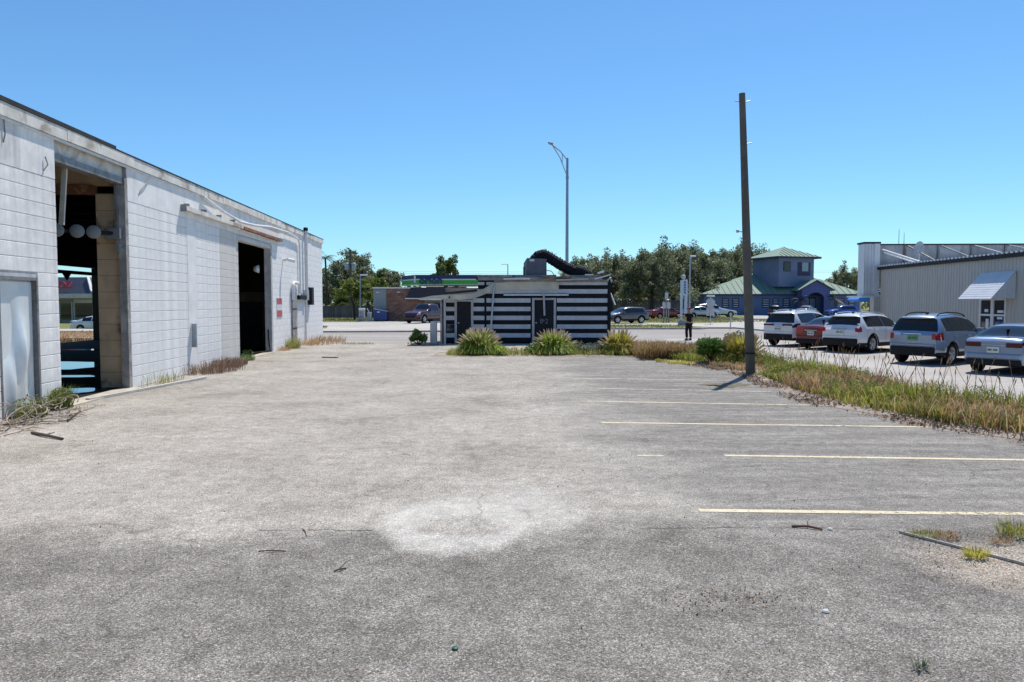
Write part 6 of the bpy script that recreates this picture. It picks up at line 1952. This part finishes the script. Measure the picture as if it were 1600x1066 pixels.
scatter_grass('red_dry_grass', 'tall reddish dry grass between the yellow fountain grass and the green bush', [(4.7, 6.3, 26.6, 30.5), (5.2, 8.2, 26.6, 29.8)], 6500, 0.22, 0.62, leafmat('russet_grass', [(0.20, 0.17, 0.045), (0.29, 0.19, 0.08), (0.36, 0.25, 0.11), (0.24, 0.13, 0.07)], 0.6, 0.4), 82, 0.03, 0.024)
scatter_grass('edge_grass', 'thin weeds along the broken road edge of the lot', [(-8.5, -6.9, 36.6, 36.95), (-5.2, -4.6, 36.6, 36.9), (-10.6, -9.6, 36.5, 36.9)], 260, 0.05, 0.16, m_weeds, 83, 0.0)
scatter_grass('verge_grass', 'short dry turf on the islands beyond the road', [(7.4, 14.3, 57.2, 64), (10, 28, 73, 100), (-24.5, -15.6, 75, 91), (-21, -15, 57, 61)], 9000, 0.06, 0.16, leafmat('turf_blades', [(0.16, 0.185, 0.045), (0.25, 0.24, 0.08), (0.30, 0.27, 0.11)], 0.6, 0.3), 84, 0.1, 0.06)
scatter_grass('yard_grass', 'tall yellow grass behind the warehouse seen through the doorway', [(-30, -21.8, 42.5, 50)], 4200, 0.25, 0.6, m_dry, 85, -0.3, 0.05)
scatter_grass('yellow_ground_cover', 'low yellow ground cover at the foot of the green bush', [(5.3, 5.9, 24.9, 25.3), (5.7, 6.1, 24.5, 24.8), (5.0, 5.4, 25.6, 25.9)], 420, 0.04, 0.13, m_fyel, 86, 0.02, 0.02)

# ------------------------------------------------------------------ weeds along the warehouse wall
def wl(v, u, z=0.0):
    a = math.atan(0.061)
    return Vector((-8.15 + v * math.cos(a) - u * math.sin(a), v * math.sin(a) + u * math.cos(a), z))
def tuft(label, v, u, R_, H, mat, n, seed, name='weed_tuft', w=0.014, leaves=0):
    rs = np.random.RandomState(seed)
    p = wl(v, u)
    t = thing(name, label, 'weed', tuple(p))
    az = rs.uniform(0, 6.28, n); r = R_ * np.sqrt(rs.uniform(0, 1, n))
    B = np.stack([r * np.cos(az) * 0.6, r * np.sin(az), np.zeros(n)], 1)
    link_mesh('blades', blade_mesh('blades', B, az + rs.normal(0, 0.6, n), H * rs.uniform(0.35, 1.0, n), rs.uniform(0.1, 0.9, n), w, mat, rs), None, t)
    if leaves:
        P = sphere_pts(leaves, (0, 0, H * 0.45), R_ * 0.8, rs, 0.1, 0.9); P[:, 2] = np.abs(P[:, 2]) + 0.01
        link_mesh('leaves', leaf_mesh('leaves', P, 0.028, mat, rs, 0.4), None, t)
    return t
tuft('green leafy weed at the left foot of the first doorway', 0.16, 14.5, 0.26, 0.52, m_lime, 150, 201, leaves=900)
tuft('yellow green weed below the dented steel door', 0.22, 13.4, 0.35, 0.36, m_lime, 160, 202, leaves=350)
tuft('dry brown grass heap along the wall before the second doorway', 0.30, 22.6, 1.5, 0.40, m_litter, 700, 203, w=0.018)
tuft('sparse dry weeds at the wall just past the first doorway', 0.15, 19.2, 0.9, 0.36, m_weeds, 120, 204)
tuft('dark dry leaves heaped against the wall, nearest the second doorway', 0.28, 24.4, 0.9, 0.30, m_litter, 500, 205, w=0.02)
tuft('green weed at the near foot of the second doorway', 0.25, 26.6, 0.38, 0.26, m_bushg, 140, 206, leaves=260)
tuft('green weed under the pipe loop past the second doorway', 0.25, 33.6, 0.5, 0.55, m_weeds, 260, 207, leaves=200)
tuft('dry weeds along the wall at the far warehouse corner', 0.3, 37.8, 2.6, 0.42, m_dry, 700, 208, w=0.022)
tuft('small dry weeds at the wall between doorway and service panel', 0.2, 32.0, 0.5, 0.25, m_dry, 120, 209)
# tangle of pale dry vines and sticks in the near left corner
vt = thing('vine_tangle', 'tangle of pale dry vines and sticks below the dented steel door', 'dry vines', tuple(wl(0.45, 12.9)))
rv = random.Random(19)
m_vine = M('pale_dry_vine', (0.36, 0.29, 0.23), 0.9, var=0.35, scale=6)
for i in range(46):
    a0 = rv.uniform(0, 6.28); r0 = rv.uniform(0.08, 0.28)
    cx, cy, cz = rv.uniform(-0.3, 0.35), rv.uniform(-1.4, 1.1), rv.uniform(0.0, 0.16)
    tilt = rv.uniform(0.2, 1.4)
    arc = rv.uniform(1.2, 4.2)
    pts = []
    for k in range(9):
        a = a0 + arc * k / 8
        pts.append((cx + r0 * math.cos(a), cy + r0 * math.sin(a) * math.cos(tilt) * 1.6, max(0.012, cz + r0 * (math.sin(a) * math.sin(tilt) + 0.4))))
    MB().tube(pts, rv.uniform(0.006, 0.012), 5, cap=False).build('vine', m_vine, vt)
for i in range(40):
    cx, cy = rv.uniform(-0.3, 0.6), rv.uniform(-1.8, 1.5)
    a = rv.uniform(-0.5, 0.5) + (math.pi / 2 if rv.random() < 0.6 else 0)
    L = rv.uniform(0.15, 0.6)
    MB().tube([(cx, cy, 0.015), (cx + L * 0.5 * math.cos(a), cy + L * 0.5 * math.sin(a), 0.03 + rv.uniform(0, 0.03)), (cx + L * math.cos(a + 0.15), cy + L * math.sin(a + 0.15), 0.014)], [0.008, 0.007, 0.004], 5).build('stick', m_litter if i % 3 else m_vine, vt)

# ------------------------------------------------------------------ loose things on the lot
m_stick = M('dark_stick', (0.10, 0.08, 0.065), 0.9, var=0.35, scale=6)
def stick(label, pxs, r, mat=m_stick, fork=None):
    pts = [gp(*p) for p in pxs]
    t = thing('fallen_stick', label, 'stick', (pts[0][0], pts[0][1], 0))
    q = [(x - pts[0][0], y - pts[0][1], r * 0.9 + (0.012 if 0 < i < len(pts) - 1 else 0)) for i, (x, y) in enumerate(pts)]
    MB().tube(q, [r, r * 0.95, r * 0.8, r * 0.5][:len(q)] if len(q) <= 4 else r, 6).build('stem', mat, t)
    MB().tube([q[1], (q[1][0] + 0.03, q[1][1] + 0.08, 0.04), (q[1][0] + 0.07, q[1][1] + 0.14, 0.05)], [r * 0.5, r * 0.4, r * 0.2], 5).build('side_twig', mat, t)
stick('dark bent stick lying apart on the lot, near left edge', [(50, 678), (70, 683), (98, 688)], 0.024)
stick('forked twig at the right end of the vine tangle', [(92, 658), (106, 660), (126, 643)], 0.016)
stick('brown stick on the lot in front of the nearest bay line', [(1237, 824), (1262, 826), (1285, 829)], 0.012, M('red_brown_stick', (0.14, 0.07, 0.05), 0.9))
stick('thin reddish twig on the lot left of the pale worn ring', [(404, 862), (425, 863), (447, 862)], 0.005, MATS['red_brown_stick'])
stick('pale twig across the crack left of the worn ring', [(473, 827), (478, 832), (479, 838)], 0.006, m_vine)
stick('small dark twig below the crack on the near lot', [(522, 894), (530, 893), (541, 889)], 0.007)
stick('curved dark twig on the bare sandy patch', [(1576, 826), (1563, 822), (1576, 818)], 0.008)
def plank_thing(name, label, a, b, w, h, mat, z=None):
    A, B = gp(*a), gp(*b)
    t = thing(name, label, 'board', (A[0], A[1], 0))
    MB().bar((0, 0, h / 2 + 0.004), (B[0] - A[0], B[1] - A[1], h / 2 + 0.004), w, h).build('plank', mat, t)
    d = Vector((B[0] - A[0], B[1] - A[1], 0))
    for f in (0.04, 0.5, 0.96):
        p = d * f
        MB().lathe([(0.0, 0.004), (0.007, 0.004), (0.008, 0.0)], 6, 'Z', (p.x, p.y, h + 0.004)).build('nail_head', m_rust, t)
    return t
plank_thing('long_board', 'long pale board lying along the wall by the first doorway', (137, 627), (320, 592), 0.10, 0.055, M('pale_board_wood', (0.52, 0.49, 0.44), 0.85, var=0.2, scale=4))
plank_thing('edging_board', 'thin weathered edging board along the bare sandy patch', (1405, 833), (1625, 890), 0.016, 0.02, M('grey_edging_wood', (0.42, 0.39, 0.35), 0.9, var=0.35, scale=6))
plank_thing('short_board', 'short grey board on the lot beside the weedy strip', (1245, 626), (1283, 621.5), 0.08, 0.03, m_timber)
plank_thing('dark_board', 'short dark board on the lot beyond the second doorway', (504, 559), (527, 559.5), 0.14, 0.03, m_brownin)
def drain():
    x, y = gp(1130, 601.5)
    tag(bank('dead_leaf_patch', ([y - 0.35, y, y + 0.3], [x - 0.2, x - 0.75, x - 0.1]), ([y - 0.35, y, y + 0.3], [x + 0.3, x + 0.75, x + 0.6]), list(np.linspace(y - 0.35, y + 0.3, 8)), 0.012, M('leaf_mould', (0.16, 0.135, 0.085), 0.95, var=0.5, scale=9), 9), kind='structure')
drain()
# sandy patch: weeds and litter
def g_tuft(px, py, R_, H, label, mat, n, seed):
    x, y = gp(px, py)
    rs = np.random.RandomState(seed)
    t = thing('weed_tuft', label, 'weed', (x, y, 0.01))
    az = rs.uniform(0, 6.28, n); r = R_ * np.sqrt(rs.uniform(0, 1, n))
    B = np.stack([r * np.cos(az), r * np.sin(az) * 0.6, np.zeros(n)], 1)
    link_mesh('blades', blade_mesh('blades', B, az + rs.normal(0, 0.7, n), H * rs.uniform(0.4, 1.0, n), rs.uniform(0.3, 1.2, n), 0.006, mat, rs), None, t)
g_tuft(1525, 872, 0.10, 0.10, 'yellow green weed in front of the edging board', m_fyel, 150, 301)
g_tuft(1450, 838, 0.16, 0.06, 'low dry weed at the far end of the edging board', m_weeds, 150, 302)
g_tuft(1480, 842, 0.12, 0.07, 'dry tuft behind the middle of the edging board', m_dry, 110, 303)
g_tuft(1590, 838, 0.18, 0.16, 'straw coloured tuft at the right picture edge of the sandy patch', m_weeds, 230, 304)
g_tuft(1565, 850, 0.10, 0.07, 'sparse dry weed in the middle of the sandy patch', m_dry, 70, 305)
g_tuft(1438, 1046, 0.04, 0.07, 'tiny weed growing from the asphalt, lower right', m_bushd, 40, 306)
def litter():
    rs = np.random.RandomState(91)
    pts = []
    for _ in range(420):
        u_ = rs.uniform(0, 1)
        y = 3.2 + 24 * u_ ** 1.8
        x = rs.uniform(-0.62, 0.62) * y
        if x < -8.6 - 0.061 * y or x > 6.2: continue
        pts.append((x, y, 0.006))
    for _ in range(160):   # brown leaf bits in the right foreground and behind the board
        pts.append((rs.normal(1.55, 0.35), rs.normal(5.15, 0.13), 0.006))
    for _ in range(900):   # brown leaf mould under the vines along the wall
        p = wl(abs(rs.normal(0.0, 0.42)) + 0.05, rs.uniform(10.8, 15.0)); pts.append((p.x, p.y, 0.008 + rs.uniform(0, 0.015)))
    for _ in range(500):
        p = wl(abs(rs.normal(0.0, 0.25)) + 0.03, rs.uniform(18.0, 26.4)); pts.append((p.x, p.y, 0.008 + rs.uniform(0, 0.015)))
    for _ in range(250):
        p = wl(abs(rs.normal(0.0, 0.3)) + 0.03, rs.uniform(31.0, 41.5)); pts.append((p.x, p.y, 0.008 + rs.uniform(0, 0.015)))
    for _ in range(260):
        pts.append((rs.uniform(3.3, 4.8), rs.uniform(5.3, 6.6), 0.03))
    P = np.array(pts)
    o = link_mesh('litter', leaf_mesh('litter', P, 0.013, m_litter, rs, 0.45, 4.0), None)
    tag(o, 'scattered dead leaf scraps on the lot', 'leaf litter', kind='stuff')
    m = MB()
    for _ in range(520):
        y = 3.1 + 12 * rs.uniform(0, 1) ** 1.7
        x = rs.uniform(-0.65, 0.65) * y
        if x < -8.4: continue
        s = rs.uniform(0.003, 0.009)
        m.lathe([(0.0, s), (s, s * 0.5), (s * 0.8, -0.001)], 5, 'Z', (x, y, 0.0), False)
    o = m.build('gravel', M('loose_gravel', (0.30, 0.285, 0.265), 0.9, var=0.6, scale=3))
    tag(o, 'loose stone chips on the lot', 'gravel', kind='stuff')
litter()
# bottle cap
bc_ = thing('bottle_cap', 'small green bottle cap on the near lot', 'bottle cap', (*gp(711, 1015), 0))
MB().lathe([(0, 0.014), (0.018, 0.014), (0.021, 0.01), (0.021, 0.0)], 12).build('cap_shell', M('cap_green', (0.01, 0.10, 0.06), 0.5), bc_)
for (px_, py_, lb) in ((1297, 828, 'small white pebble beside the brown stick'), (1290, 957, 'pale stone chip on the lower right lot')):
    s_ = thing('stone', lb, 'stone', (*gp(px_, py_), 0))
    MB().lathe([(0.0, 0.022), (0.018, 0.018), (0.026, 0.008), (0.02, 0.0)], 8, 'Z', (0, 0, 0), False).build('stone_body', M('white_stone', (0.6, 0.59, 0.56), 0.8), s_)

for o in scene.objects:
    if o.parent is not None and o.name.split('.')[0] in ('blades', 'plumes', 'leaves', 'foliage', 'stems', 'fronds'):
        o['kind'] = 'stuff'
